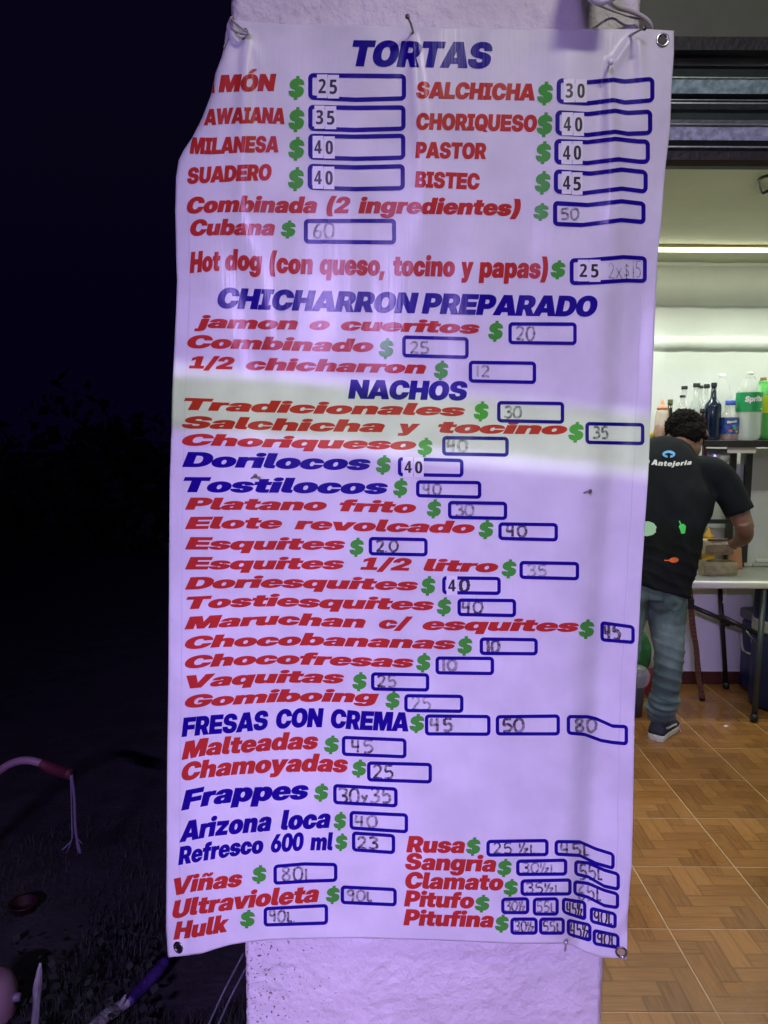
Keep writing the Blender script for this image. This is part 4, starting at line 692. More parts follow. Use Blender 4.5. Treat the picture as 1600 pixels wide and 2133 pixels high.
# ------------------------------------------------------------------ pillar, room, yard
YP = 1.615
def plaster():
    m = bpy.data.materials.new('pillar_plaster'); m.use_nodes = True; nt = m.node_tree; b = nt.nodes['Principled BSDF']
    b.inputs['Roughness'].default_value = 0.55
    tc = nd(nt, 'ShaderNodeTexCoord'); src = tc.outputs['Object']
    def nz(s, d=5, off=(0, 0, 0)):
        mp = nd(nt, 'ShaderNodeMapping'); mp.inputs['Location'].default_value = off; nt.links.new(src, mp.inputs[0])
        n = nd(nt, 'ShaderNodeTexNoise'); n.inputs['Scale'].default_value = s; n.inputs['Detail'].default_value = d; nt.links.new(mp.outputs[0], n.inputs['Vector']); return n.outputs[0]
    sx = nd(nt, 'ShaderNodeSeparateXYZ'); nt.links.new(src, sx.inputs[0])
    # chips show brick red, densest near the outer arris
    near = nd(nt, 'ShaderNodeMapRange', _1=PX0, _2=PX0 + 0.42, _3=-0.02, _4=0.12); nt.links.new(sx.outputs[0], near.inputs[0])
    spk = mth(nt, 'GREATER_THAN', mth(nt, 'SUBTRACT', nz(150, 4), near.outputs[0]), 0.635)
    zone = mth(nt, 'MULTIPLY', mth(nt, 'GREATER_THAN', nz(9, 3, (3, 0, 1)), 0.40), mth(nt, 'LESS_THAN', sx.outputs[2], 0.8))
    spk = mth(nt, 'MULTIPLY', spk, zone)
    edge = mth(nt, 'GREATER_THAN', mth(nt, 'ADD', nz(60, 5, (1, 2, 3)), mth(nt, 'MULTIPLY', mth(nt, 'SUBTRACT', sx.outputs[0], PX0), -22.0)), 0.56)
    msk = mth(nt, 'MAXIMUM', spk, edge)
    mx = nd(nt, 'ShaderNodeMix', data_type='RGBA'); nt.links.new(msk, mx.inputs[0])
    mx.inputs[6].default_value = (0.80, 0.755, 0.78, 1); mx.inputs[7].default_value = (0.20, 0.10, 0.085, 1)
    tone = nd(nt, 'ShaderNodeMix', data_type='RGBA', blend_type='MULTIPLY'); tone.inputs[0].default_value = 1
    mr = nd(nt, 'ShaderNodeMapRange', _1=0.3, _2=0.7, _3=0.86, _4=1.04); nt.links.new(nz(7), mr.inputs[0])
    nt.links.new(mx.outputs[2], tone.inputs[6]); nt.links.new(mr.outputs[0], tone.inputs[7]); nt.links.new(tone.outputs[2], b.inputs['Base Color'])
    h = mth(nt, 'ADD', mth(nt, 'MULTIPLY', nz(38, 9), 0.013), mth(nt, 'MULTIPLY', nz(260, 3), 0.0014)); h = mth(nt, 'SUBTRACT', h, mth(nt, 'MULTIPLY', msk, 0.0012))
    rdg = mth(nt, 'ABSOLUTE', mth(nt, 'SUBTRACT', nz(34, 5, (5, 1, 9)), 0.5)); rdg = mth(nt, 'MINIMUM', rdg, 0.035)
    amt = nd(nt, 'ShaderNodeMapRange', _1=0.42, _2=0.58, _3=0.0, _4=1.0); nt.links.new(nz(8, 3, (7, 7, 0)), amt.inputs[0])
    h = mth(nt, 'ADD', h, mth(nt, 'MULTIPLY', mth(nt, 'MULTIPLY', rdg, amt.outputs[0]), -0.018))
    bp = nd(nt, 'ShaderNodeBump'); bp.inputs['Strength'].default_value = 0.9; bp.inputs['Distance'].default_value = 1.0
    nt.links.new(h, bp.inputs['Height']); nt.links.new(bp.outputs[0], b.inputs['Normal']); return m
PX0 = P(496, 1066, YP).x; PX1 = P(1296, 1066, YP).x
print('pillar', PX0, PX1, P(480, 0, YP).x, P(512, 2133, YP).x, P(1338, 0, YP).x, P(1255, 2133, YP).x)
PLA = plaster()
def make_pillar():
    NX, NZ = 150, 480; z0, z1 = -0.05, 2.75; V = []; F = []
    for j in range(NZ + 1):
        for i in range(NX + 1):
            x = PX0 + (PX1 - PX0) * i / NX; z = z0 + (z1 - z0) * j / NZ
            p = Vector((x * 9, 0.3, z * 9)); e = min(i, NX - i) * (PX1 - PX0) / NX
            r = 0.0022 * noise.noise(p) + 0.0020 * noise.noise(p * 3.1) + 0.0014 * max(0, noise.noise(p * 6.5)) ** 0.7
            r += 0.0022 * max(0.0, noise.noise(Vector((x * 22, 2.0, z * 70))) - .05) ** .6 * max(0, noise.noise(Vector((x * 5, 7, z * 5))) + .35)
            r *= 0.45 + 0.9 * max(0.0, 1 - (x - PX0) / 0.62)
            rnd = 0.012 * max(0, 1 - e / 0.014) ** 2
            jx = 0.0
            if i == 0: jx = 0.0022 * noise.noise(Vector((0, 1, z * 30))) + 0.002 * noise.noise(Vector((4, 1, z * 90)))
            V.append((x + jx, YP - r + rnd, z))
    for j in range(NZ):
        for i in range(NX): a = j * (NX + 1) + i; F.append((a, a + 1, a + NX + 2, a + NX + 1))
    n = len(V)
    for (x, y, z) in ((PX0 + .0005, 1.95, z0), (PX1 - .0005, 1.95, z0), (PX1 - .0005, 1.95, z1), (PX0 + .0005, 1.95, z1)): V.append((x, y, z))
    row = NX + 1
    lf = [j * row for j in range(NZ + 1)]; rt = [j * row + NX for j in range(NZ + 1)]
    F += [(lf[j], lf[j + 1], n + 3 if j >= NZ // 2 else n) for j in range(NZ)] + [(lf[NZ // 2], n + 3, n)]
    F += [(rt[j + 1], rt[j], n + 2 if j >= NZ // 2 else n + 1) for j in range(NZ)] + [(rt[NZ // 2], n + 1, n + 2)]
    o = meshobj('plaster_pillar', V, F, PLA)
    tag(o, 'chipped pale plaster pillar that carries the long white menu banner', 'pillar')
make_pillar()

# room shell -------------------------------------------------------
RX0, RX1, RY0, RY1, RZ = PX0 + 0.05, 3.1, 1.95, 4.45, 2.52
WALL = mat('room_wall', (0.69, 0.73, 0.70), 0.55, var=0.05, vscale=3, bump=0.15, bscale=18)
CEIL = mat('room_ceiling', (0.55, 0.58, 0.42), 0.7, var=0.06, vscale=2.5, bump=0.3, bscale=9)
LINT = mat('lintel_concrete', (0.125, 0.14, 0.10), 0.8, var=0.18, vscale=5, bump=0.3, bscale=30)
def gridwall(name, o, u, v, nu, nv, m, amp=0.004, sc=4.0, kind='structure'):
    o, u, v = Vector(o), Vector(u), Vector(v); n = u.cross(v).normalized(); V = []; F = []
    for j in range(nv + 1):
        for i in range(nu + 1):
            p = o + u * (i / nu) + v * (j / nv); V.append(p + n * (amp * (noise.noise(p * sc) + .5 * noise.noise(p * sc * 3))))
    for j in range(nv):
        for i in range(nu): a = j * (nu + 1) + i; F.append((a, a + 1, a + nu + 2, a + nu + 1))
    return meshobj(name, V, F, m, kind=kind)
gridwall('back_wall', (RX0, RY1, 0), (RX1 - RX0, 0, 0), (0, 0, RZ), 60, 50, WALL)
gridwall('side_wall_inner', (RX0, RY0, 0), (0, RY1 - RY0, 0), (0, 0, RZ), 20, 20, WALL)
gridwall('side_wall_outer', (RX1, RY0, 0), (0, RY1 - RY0, 0), (0, 0, RZ), 20, 20, WALL)
gridwall('ceiling', (RX0, RY0, RZ), (RX1 - RX0, 0, 0), (0, RY1 - RY0, 0), 60, 40, CEIL, 0.005, 3)
# plaster ledges on the back wall under the ceiling
def ledge(name, yt, yb, out, m=WALL):
    zt = P(1480, yt, RY1 - out).z; zb = P(1480, yb, RY1 - out).z; V = []; F = []; N = 90
    for i in range(N + 1):
        x = RX0 + (RX1 - RX0) * i / N; w = 0.004 * noise.noise(Vector((x * 7, zb, 0))) + 0.004 * noise.noise(Vector((x * 25, zb, 3)))
        V += [(x, RY1 + .01, zt), (x, RY1 - out + w * .5, zt - .002), (x, RY1 - out * .9 + w * .5, zb + w), (x, RY1 + .01, zb + w - 0.004)]
    for i in range(N):
        a = 4 * i
        for k in range(3): F.append((a + k, a + k + 1, a + k + 5, a + k + 4))
    return meshobj(name, V, F, m, kind='structure')
ledge('wall_beam', 553, 634, 0.030)
ledge('wall_band', 700, 728, 0.012)
# facade above the doorway, threshold
boxobj('lintel', (PX1 - 0.02, 1.80, P(1480, 84, 1.80).z), (RX1 + .3, 1.97, 2.75), LINT, kind='structure')
boxobj('facade_ceiling', (PX0 + .05, 1.98, 2.56), (RX1 + .3, 2.3, 2.75), LINT, kind='structure')
boxobj('door_jamb', (1.12, 1.88, 0.002), (RX1 + .3, 1.97, 2.7), LINT, kind='structure')

# roller shutter -----------------------------------------------------
GAL = mat('galvanised_green_lit', (0.50, 0.76, 0.66), 0.38, 0.15, var=0.35, vscale=70, bump=0.15, bscale=70)  # greenish light on the upper slat face is put into the zinc colour
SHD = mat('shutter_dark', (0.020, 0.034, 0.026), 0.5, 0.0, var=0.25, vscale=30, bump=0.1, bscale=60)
SHB = mat('shutter_bar', (0.010, 0.010, 0.011), 0.6, 0.0, var=0.3, vscale=20, bump=0.3, bscale=80)
LIP = mat('bare_steel_edge', (0.65, 0.68, 0.70), 0.3, 0.7, var=0.2, vscale=90)
YS = 1.83
SHU = thing('roller_shutter', 'galvanised roller shutter rolled up over the doorway, dark bottom bar showing', 'shutter', (1.0, YS, 2.1))
def strip(name, y0, y1, d0, d1, m, parent=None, sub=None):
    """horizontal strip of the shutter between two photo heights, with depth d0 (top) and d1 (bottom) out of the shutter plane"""
    z0 = P(1480, y0, YS - d0).z; z1 = P(1480, y1, YS - d1).z; x0, x1 = PX1 - .03, RX1
    V = [(x0, YS - d0, z0), (x1, YS - d0, z0), (x1, YS - d1, z1), (x0, YS - d1, z1), (x0, YS + .012, z0), (x1, YS + .012, z0), (x1, YS + .012, z1), (x0, YS + .012, z1)]
    F = [(0, 3, 2, 1), (4, 5, 6, 7), (0, 1, 5, 4), (3, 7, 6, 2), (0, 4, 7, 3), (1, 2, 6, 5)]
    o = meshobj(name, V, F, m, smooth=False); part(o, SHU)
    if sub is not None: o.parent = sub; o.matrix_parent_inverse = Matrix.Identity(4)
    return o
strip('shutter_housing', 76, 104, .055, .055, SHB)
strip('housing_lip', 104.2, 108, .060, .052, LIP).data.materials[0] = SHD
strip('guide_channel', 108.2, 121, .012, .012, SHB)
strip('guide_edge', 121.2, 128, .045, .030, mat('painted_edge', (0.10, 0.07, 0.12), 0.35, 0.4))
strip('guide_channel', 128.2, 137, .005, .005, BLACKM)
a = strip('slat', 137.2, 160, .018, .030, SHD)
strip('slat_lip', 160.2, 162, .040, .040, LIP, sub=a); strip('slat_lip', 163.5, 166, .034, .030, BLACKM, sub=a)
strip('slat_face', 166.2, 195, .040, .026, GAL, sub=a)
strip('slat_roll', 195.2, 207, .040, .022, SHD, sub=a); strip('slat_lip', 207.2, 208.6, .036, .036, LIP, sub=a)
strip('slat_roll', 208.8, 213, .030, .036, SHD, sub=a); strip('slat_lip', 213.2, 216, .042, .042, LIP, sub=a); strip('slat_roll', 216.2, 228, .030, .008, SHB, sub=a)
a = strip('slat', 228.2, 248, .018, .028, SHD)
strip('slat_lip', 248.2, 257.5, .026, .034, mat('dull_zinc', (0.22, 0.25, 0.24), 0.4, 0.5, var=0.3, vscale=60), sub=a); strip('slat_lip', 257.7, 259.2, .040, .040, LIP, sub=a)
strip('slat_roll', 259.4, 264.5, .030, .026, BLACKM, sub=a)
strip('slat_face', 264.7, 292, .036, .030, mat('galvanised_violet_lit', (0.46, 0.50, 0.60), 0.38, 0.15, var=0.35, vscale=70), sub=a)  # same zinc as the upper face, violet light put into its base colour
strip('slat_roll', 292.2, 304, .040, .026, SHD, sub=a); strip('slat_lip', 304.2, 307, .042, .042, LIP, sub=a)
strip('bottom_bar', 307.2, 333, .034, .034, SHB); strip('bottom_bar_edge', 333.2, 346, .034, .010, BLACKM)

# floor tiles ---------------------------------------------------------
def tile_mat():
    m = bpy.data.materials.new('parquet_print_tile'); m.use_nodes = True; nt = m.node_tree; b = nt.nodes['Principled BSDF']
    tc = nd(nt, 'ShaderNodeTexCoord'); sx = nd(nt, 'ShaderNodeSeparateXYZ'); nt.links.new(tc.outputs['Object'], sx.inputs[0])
    W = TS / 6
    u = mth(nt, 'DIVIDE', sx.outputs[0], TX / 6); v = mth(nt, 'DIVIDE', sx.outputs[1], W)
    i = mth(nt, 'FLOOR', u); j = mth(nt, 'FLOOR', v); fu = mth(nt, 'SUBTRACT', u, i); fv = mth(nt, 'SUBTRACT', v, j)
    k = nd(nt, 'ShaderNodeMath', operation='FLOORED_MODULO'); nt.links.new(mth(nt, 'SUBTRACT', i, j), k.inputs[0]); k.inputs[1].default_value = 6; k = k.outputs[0]
    hz = mth(nt, 'LESS_THAN', k, 2.5); vt = mth(nt, 'SUBTRACT', 1.0, hz)
    alH = mth(nt, 'ADD', k, fu); alV = mth(nt, 'ADD', mth(nt, 'SUBTRACT', 5.0, k), fv)
    al = mth(nt, 'ADD', mth(nt, 'MULTIPLY', hz, alH), mth(nt, 'MULTIPLY', vt, alV)); ac = mth(nt, 'ADD', mth(nt, 'MULTIPLY', hz, fv), mth(nt, 'MULTIPLY', vt, fu))
    ed = mth(nt, 'MINIMUM', mth(nt, 'MINIMUM', al, mth(nt, 'SUBTRACT', 3.0, al)), mth(nt, 'MINIMUM', ac, mth(nt, 'SUBTRACT', 1.0, ac)))
    idx = mth(nt, 'SUBTRACT', i, mth(nt, 'MULTIPLY', hz, k)); idy = mth(nt, 'SUBTRACT', j, mth(nt, 'MULTIPLY', vt, mth(nt, 'SUBTRACT', 5.0, k)))
    cb = nd(nt, 'ShaderNodeCombineXYZ'); nt.links.new(idx, cb.inputs[0]); nt.links.new(idy, cb.inputs[1])
    wn_ = nd(nt, 'ShaderNodeTexWhiteNoise'); nt.links.new(cb.outputs[0], wn_.inputs['Vector'])
    gx = mth(nt, 'ADD', mth(nt, 'MULTIPLY', al, 0.35), mth(nt, 'MULTIPLY', wn_.outputs[0], 40.0)); gc = nd(nt, 'ShaderNodeCombineXYZ'); nt.links.new(gx, gc.inputs[0]); nt.links.new(mth(nt, 'MULTIPLY', ac, 5.0), gc.inputs[1])
    gn = nd(nt, 'ShaderNodeTexNoise'); gn.inputs['Scale'].default_value = 1.6; gn.inputs['Detail'].default_value = 6; nt.links.new(gc.outputs[0], gn.inputs['Vector'])
    mixv = mth(nt, 'ADD', mth(nt, 'MULTIPLY', wn_.outputs[0], 0.32), mth(nt, 'MULTIPLY', gn.outputs[0], 0.8))
    cr = nd(nt, 'ShaderNodeValToRGB'); nt.links.new(mixv, cr.inputs[0]); el = cr.color_ramp.elements
    el[0].position = 0.2; el[0].color = (0.15, 0.060, 0.014, 1); el[1].position = 0.85; el[1].color = (0.36, 0.17, 0.045, 1)
    line = nd(nt, 'ShaderNodeMapRange', _1=0.02, _2=0.09, _3=0.72, _4=1.0); nt.links.new(ed, line.inputs[0])
    mx = nd(nt, 'ShaderNodeMix', data_type='RGBA', blend_type='MULTIPLY'); mx.inputs[0].default_value = 1; nt.links.new(cr.outputs[0], mx.inputs[6]); nt.links.new(line.outputs[0], mx.inputs[7])
    oi = nd(nt, 'ShaderNodeObjectInfo'); t = nd(nt, 'ShaderNodeMapRange', _1=0, _2=1, _3=0.88, _4=1.08); nt.links.new(oi.outputs['Random'], t.inputs[0])
    m2 = nd(nt, 'ShaderNodeMix', data_type='RGBA', blend_type='MULTIPLY'); m2.inputs[0].default_value = 1; nt.links.new(mx.outputs[2], m2.inputs[6]); nt.links.new(t.outputs[0], m2.inputs[7])
    nt.links.new(m2.outputs[2], b.inputs['Base Color'])
    gw = nd(nt, 'ShaderNodeNewGeometry'); dn = nd(nt, 'ShaderNodeTexNoise'); dn.inputs['Scale'].default_value = 2.2; dn.inputs['Detail'].default_value = 5; nt.links.new(gw.outputs['Position'], dn.inputs['Vector'])
    rr = nd(nt, 'ShaderNodeMapRange', _1=0.3, _2=0.7, _3=0.16, _4=0.45); nt.links.new(dn.outputs[0], rr.inputs[0]); nt.links.new(rr.outputs[0], b.inputs['Roughness'])
    bp = nd(nt, 'ShaderNodeBump'); bp.inputs['Strength'].default_value = 0.25; bp.inputs['Distance'].default_value = 0.001
    nt.links.new(mth(nt, 'ADD', line.outputs[0], mth(nt, 'MULTIPLY', gn.outputs[0], 0.5)), bp.inputs['Height']); nt.links.new(bp.outputs[0], b.inputs['Normal'])
    return m
A0 = G(1393, 1935); print('tile corners', A0, G(1448, 1705), G(1529, 1804), G(1494, 2112), G(1381, 1626), G(1486, 1560))
TS = 0.335; TX = 0.3615; TM = tile_mat()
FLO = boxobj('room_floor', (RX0, 1.25, -0.06), (RX1, RY1, -0.0009), mat('grout', (0.50, 0.36, 0.19), 0.8, var=0.15, vscale=20), kind='structure')
bm = bmesh.new(); h = TS - 0.0035
box(bm, (0.0023, 0.0023, -0.012), (TX - 0.0023, TS - 0.0023, 0.0)); es = [e for e in bm.edges if all(v.co.z > -0.001 for v in e.verts)]
bmesh.ops.bevel(bm, geom=es, offset=0.0006, segments=1, affect='EDGES')
t0 = bmobj('tile', bm, TM, FLO, smooth=False); first = True
for j in range(-4, 9):
    for i in range(-6, 8):
        x = A0.x + i * TX; y = A0.y + j * TS
        if x < RX0 - .3 or y < 1.2 or x + TS > RX1 + .35 or y + TS > RY1 + .3: continue
        if y > RY1 - .02 or x > RX1 - .02 or x + TS < PX1 - .6: continue
        if first: t = t0; first = False
        else: t = t0.copy(); COL.objects.link(t)
        t.location = (x, y, 0.0008 * random.random())
BBM = mat('skirting_tile_red', (0.06, 0.018, 0.013), 0.4, var=0.2, vscale=14)
x = RX0
SK = boxobj('skirting', (RX0, RY1 - .006, 0.003), (RX1, RY1 + .02, 0.078), mat('skirting_grout', (0.2, 0.12, 0.08), 0.8), kind='structure')
while x < RX1 - .1:
    boxobj('tile', (x + .002, RY1 - .014, 0.004), (x + .333, RY1 - .0062, 0.08), BBM, SK, bev=.001); x += TS

# LED tube along the ceiling ---------------------------------------------
LED = (1.0, 0.985, 0.78)
def led_tube(y, x0, x1, z, power, label, e=9.0, spread=0):
    th = thing('light_tube', label, 'tube light', ((x0 + x1) / 2, y, z))
    part(tube('diffuser', [(x0, y, z - .020), (x1, y, z - .020)], 0.011, mat('led_glow', (1, 1, 1), 0.5, emit=(LED, e)), seg=12, hint=(0, 0, 1)), th)
    part(boxobj('tube_housing', (x0 - .01, y - .012, z - .012), (x1 + .01, y + .012, z - .0005), mat('led_housing', (0.8, 0.62, 0.30), 0.5)), th)
    for xx in (x0, x1): part(tube('end_cap', [(xx - .008, y, z - .02), (xx + .008, y, z - .02)], 0.013, mat('cap', (.8, .8, .75), .4), seg=12, hint=(0, 0, 1)), th)
    l = lamp('tube_light_source', 'AREA', ((x0 + x1) / 2, y, z - .036), ((x0 + x1) / 2, y + 0.0001, 0), power, (0.95, 1.0, 0.88), shape='RECTANGLE', size=(x1 - x0), size_y=0.02)
    if spread: l.data.spread = R(spread)
    part(l, th); return th
z_led = RZ
y_led = P(1480, 519, 4.1).y
def at_z(X, Y, z): return G(X, Y, z)
q = at_z(1480, 519, RZ - .02); print('led at', q)
led_tube(q.y, 0.25, 2.9, RZ - .004, 17.5, 'lit white tube light running along the ceiling near the back wall', 8, 128)
led_tube(2.45, 0.55, 2.2, RZ - .004, 24, 'assumed tube light on the room ceiling just inside the shutter, out of view', 6)  # assumed second tube, out of view, to light the front of the floor

# black cable loop on the ceiling
cp = [(1605, 366), (1592, 368), (1580, 376), (1582, 392), (1588, 402), (1600, 398), (1606, 400)]
cab = tube('ceiling_cable', [at_z(x, y, RZ - .012) for x, y in cp], 0.006, BLACKM, sm=5, hint=(0, 0, 1)); tag(cab, 'black cable loop stuck to the room ceiling', 'cable')

# yard --------------------------------------------------------------------
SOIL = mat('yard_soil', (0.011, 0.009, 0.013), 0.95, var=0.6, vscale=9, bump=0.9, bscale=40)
V = []; F = []; N = 120
for j in range(N + 1):
    for i in range(N + 1):
        a = i / N; c = j / N
        x = -60 + 60 * a ** 0.35 * 1.0 - 0.0 if False else -14 + (14 + PX0 + .02) * a ** 0.6; y = -3 + 22 * c ** 1.5
        V.append((x, y, -0.06 + 0.03 * noise.noise(Vector((x * 1.3, y * 1.3, 0))) + 0.012 * noise.noise(Vector((x * 7, y * 7, 0)))))
for j in range(N):
    for i in range(N): a = j * (N + 1) + i; F.append((a, a + 1, a + N + 2, a + N + 1))
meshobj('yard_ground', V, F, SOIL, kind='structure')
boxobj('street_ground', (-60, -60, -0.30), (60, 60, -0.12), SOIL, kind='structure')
boxobj('street_paving', (PX0 + .02, -3, -0.2), (RX1 + 2, 1.248, -0.012), mat('paving', (0.12, 0.115, 0.11), 0.85, var=0.3, vscale=6, bump=0.3, bscale=40), kind='structure')
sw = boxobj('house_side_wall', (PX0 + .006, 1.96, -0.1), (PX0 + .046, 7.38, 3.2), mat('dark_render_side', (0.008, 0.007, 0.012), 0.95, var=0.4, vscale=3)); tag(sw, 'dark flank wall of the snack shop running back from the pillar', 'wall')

# far dark hedge and bushes beyond the yard
rh = random.Random(21); V = []; F = []
for b_i in range(46):
    cx = rh.uniform(-13, -0.6); cyy = rh.uniform(8.5, 12.5); rr_h = rh.uniform(.6, 1.5); hh_h = rh.uniform(.8, 2.3)
    for n in range(150):
        u = Vector((rh.gauss(0, 1), rh.gauss(0, 1), rh.gauss(0, 1))).normalized() * rh.random() ** .4
        p = Vector((cx + u.x * rr_h, cyy + u.y * rr_h * .6, hh_h * .5 + u.z * hh_h * .62)); s_h = rh.uniform(.05, .16)
        q1 = Vector((rh.uniform(-1, 1), rh.uniform(-1, 1), rh.uniform(-1, 1))).normalized() * s_h; q2 = q1.cross(Vector((rh.random(), rh.random(), rh.random()))).normalized() * s_h * .6
        i0 = len(V); V += [p - q1, p + q2, p + q1, p - q2]; F.append((i0, i0 + 1, i0 + 2, i0 + 3))
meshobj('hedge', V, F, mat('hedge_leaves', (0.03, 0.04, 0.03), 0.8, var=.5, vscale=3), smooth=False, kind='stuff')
# ------------------------------------------------------------------ nails, ropes, lamp socket
def spt(X, Y, k=0.0): return Vector(surf([X], [Y], k)[0])
def nail(tipX, tipY, headX, headY, out, label, r=0.0022, head=0.0045, m=NAIL, onwall=False):
    a = spt(tipX, tipY) if not onwall else P(tipX, tipY, YP)
    hd = P(headX, headY, a.y - out); inn = a + (a - hd).normalized() * 0.02
    th = thing('nail', label, 'nail', tuple(a))
    mid = (a + hd) / 2 + Vector((0.001, 0, 0.001))
    part(tube('shank', [inn, a, mid, hd], r, m, seg=8, sm=2), th)
    d = (hd - mid).normalized()
    part(tube('nail_head', [hd - d * .0008, hd + d * .0016], head, m, seg=12), th)
    return th
nail(861, 68, 849, 35, .050, 'bent nail holding the top middle of the banner above the blue title')
nail(1311, 75, 1342, 59, .045, 'long nail driven in near the top eyelet corner of the banner')
nail(1268, 137, 1272, 129, .030, 'shiny nail head above the first price box of the second column', m=mat('bright_nail', (0.85, 0.85, 0.88), 0.2, 0.0), head=0.0062)
nail(1217, 1026, 1229, 1023, .022, 'short nail through the plain part of the banner beside the shirted cook', head=.004)
nail(524, 996, 532, 991, .022, 'short nail between the two blue lines of lettering', head=.004)
nail(1178, 1972, 1179, 1962, .012, 'small nail pinning the bottom hem of the banner', head=.005, m=mat('pin_pale', (.55, .5, .6), .4, .6))
nail(516, 71, 512, 64, .016, 'nail in the top corner of the banner where the strings are tied')
ROPE = mat('rope_white', (0.45, 0.42, 0.42), 0.8, bump=0.4, bscale=300)
def rope(name, pts, r, label, cat='rope', m=ROPE, grp=None):
    o = tube(name, pts, r, m, seg=8, sm=5); tag(o, label, cat, grp); return o
rope('tie_string', [P(517, 70, 1.556), P(500, 69, 1.553), P(485, 60, 1.56), P(481, 40, 1.585), P(485, 36, 1.61)], .0028, 'slack lower strand of string tied at the top corner of the banner', 'string')
rope('tie_string', [P(517, 69, 1.554), P(500, 56, 1.552), P(486, 44, 1.56), P(481, 38, 1.60)], .0022, 'taut upper strand of string tied at the top corner of the banner', 'string')
rope('tie_string', [P(479, 41, 1.59), P(474, 56, 1.585), P(476, 74, 1.575), P(470, 90, 1.575), P(466, 100, 1.58)], .0018, 'frayed string hanging down the top edge corner of the banner', 'string')
rope('pale_cable', [P(1255, -6, 1.50), P(1282, 14, 1.56), P(1315, 24, 1.585), P(1340, 36, 1.60), P(1354, 50, 1.61), P(1357, 68, 1.625)], .0046, 'thick white cord looping from the round lamp holder over the banner corner', 'cord', mat('cord_white', (0.62, 0.60, 0.58), 0.45))
rope('thin_cord', [P(1240, 8, 1.55), P(1275, 22, 1.60), P(1310, 34, 1.60), P(1338, 42, 1.605)], .0022, 'thin pale cord behind the thick cord at the pillar top', 'cord', mat('cord_thin', (0.5, 0.46, 0.5), 0.5))
LH = thing('lamp_holder', 'round white lamp holder with a dark socket at the top of the pillar', 'lamp holder', tuple(P(1250, -30, 1.50)))
c = P(1262, -46, 1.47); s = 1.47 / FPX
V, F = [], []
ax = (Vector((0.02, -.75, -0.9))).normalized(); q = ax.to_track_quat('Z', 'Y'); seg = 32
rings = [(0.020, -.14), (0.032, -.13), (0.040, -.06), (0.044, -.004), (0.044, .004), (0.040, .007), (0.033, .004), (0.031, -.03), (0.0, -.032)]
for rr, zz in rings:
    for k in range(seg): an = 2 * math.pi * k / seg; V.append(c + q @ Vector((rr * math.cos(an), rr * math.sin(an), zz)))
for i in range(len(rings) - 1):
    for k in range(seg): a = i * seg + k; b = i * seg + (k + 1) % seg; F.append((a, b, b + seg, a + seg))
part(meshobj('holder_shell', V, F, mat('porcelain', (0.75, 0.73, 0.76), 0.25)), LH)
sk = [c + q @ Vector((0.031 * math.cos(2 * math.pi * k / seg), 0.031 * math.sin(2 * math.pi * k / seg), .0015)) for k in range(seg)]
part(meshobj('socket', sk, [tuple(range(seg))], mat('socket_dark', (0.02, 0.01, 0.03), 0.3)), LH)

# body for the assumed violet lamp behind the viewer; the pale lamp has none
def lampbody(at, target, w, label, m_em):
    th = thing('assumed_flood_lamp', label, 'lamp', at); d = (Vector(target) - Vector(at)).normalized(); q = d.to_track_quat('-Z', 'Y')
    def tr(o): o.matrix_world = Matrix.Translation(Vector(at)) @ q.to_matrix().to_4x4(); o.data.transform(o.matrix_world); o.matrix_world = Matrix.Identity(4); return part(o, th)
    tr(boxobj('lamp_housing', (-w / 2 - .02, -.05, .012), (w / 2 + .02, .05, .07), mat('lamp_case', (.1, .1, .1), .5), bev=.004))
    tr(boxobj('lamp_bracket', (-.01, .05, .02), (.01, .35, .035), mat('bracket', (.15, .15, .15), .5)))
    return th
lampbody(VIOLET_AT, (0.05, 1.6, 0.45), .80, 'assumed violet flood lamp aimed at the banner', None)
# unseen rail added so its shadow keeps violet light off one banner stripe
sh0, sh1 = P(360, 834, 1.58), P(1340, 925, 1.58); vl = Vector(VIOLET_AT)
p0, p1 = vl.lerp(sh0, 0.45), vl.lerp(sh1, 0.45); dv = (p1 - p0)
rail = tube('shadow_rail', [p0 - dv * .6, p1 + dv * .6], 0.0262, mat('blocker_metal', (.3, .3, .3), .5), seg=12); tag(rail, 'round rail added behind the viewer to shade one stripe of the banner', 'rail')

# ------------------------------------------------------------------ yard things at the dark side
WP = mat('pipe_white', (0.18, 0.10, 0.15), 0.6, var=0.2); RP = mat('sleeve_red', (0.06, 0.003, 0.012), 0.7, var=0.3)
D = 2.45
pp = thing('bent_pipe', 'curved white pipe with a red sleeve on its end, strings hanging from it', 'pipe', tuple(P(-60, 1700, D)))
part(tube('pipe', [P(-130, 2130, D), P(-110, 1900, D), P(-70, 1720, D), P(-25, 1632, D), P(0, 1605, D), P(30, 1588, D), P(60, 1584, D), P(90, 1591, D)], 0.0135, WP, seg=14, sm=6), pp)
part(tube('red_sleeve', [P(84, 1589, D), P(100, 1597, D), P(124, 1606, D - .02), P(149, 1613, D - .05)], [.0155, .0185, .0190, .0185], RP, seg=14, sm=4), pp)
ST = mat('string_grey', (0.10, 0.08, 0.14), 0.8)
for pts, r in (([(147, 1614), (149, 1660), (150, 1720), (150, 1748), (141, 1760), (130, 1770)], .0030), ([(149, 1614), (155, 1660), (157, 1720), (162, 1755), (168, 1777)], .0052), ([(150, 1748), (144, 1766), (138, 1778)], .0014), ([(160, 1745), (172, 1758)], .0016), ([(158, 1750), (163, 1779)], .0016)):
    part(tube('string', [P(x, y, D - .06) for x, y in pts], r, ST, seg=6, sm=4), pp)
def gy(X, Y, z=-.05): return G(X, Y, z)
b_ = gy(38, 1925); rb = lathe('red_bowl', [(.0, .0), (.022, .002), (.038, .012), (.045, .034), (.047, .036), (.040, .035), (.03, .012), (0, .008)], mat('bowl_red', (0.015, 0.001, 0.003), 0.5), at=(b_.x - .01, b_.y + .06, -.05))
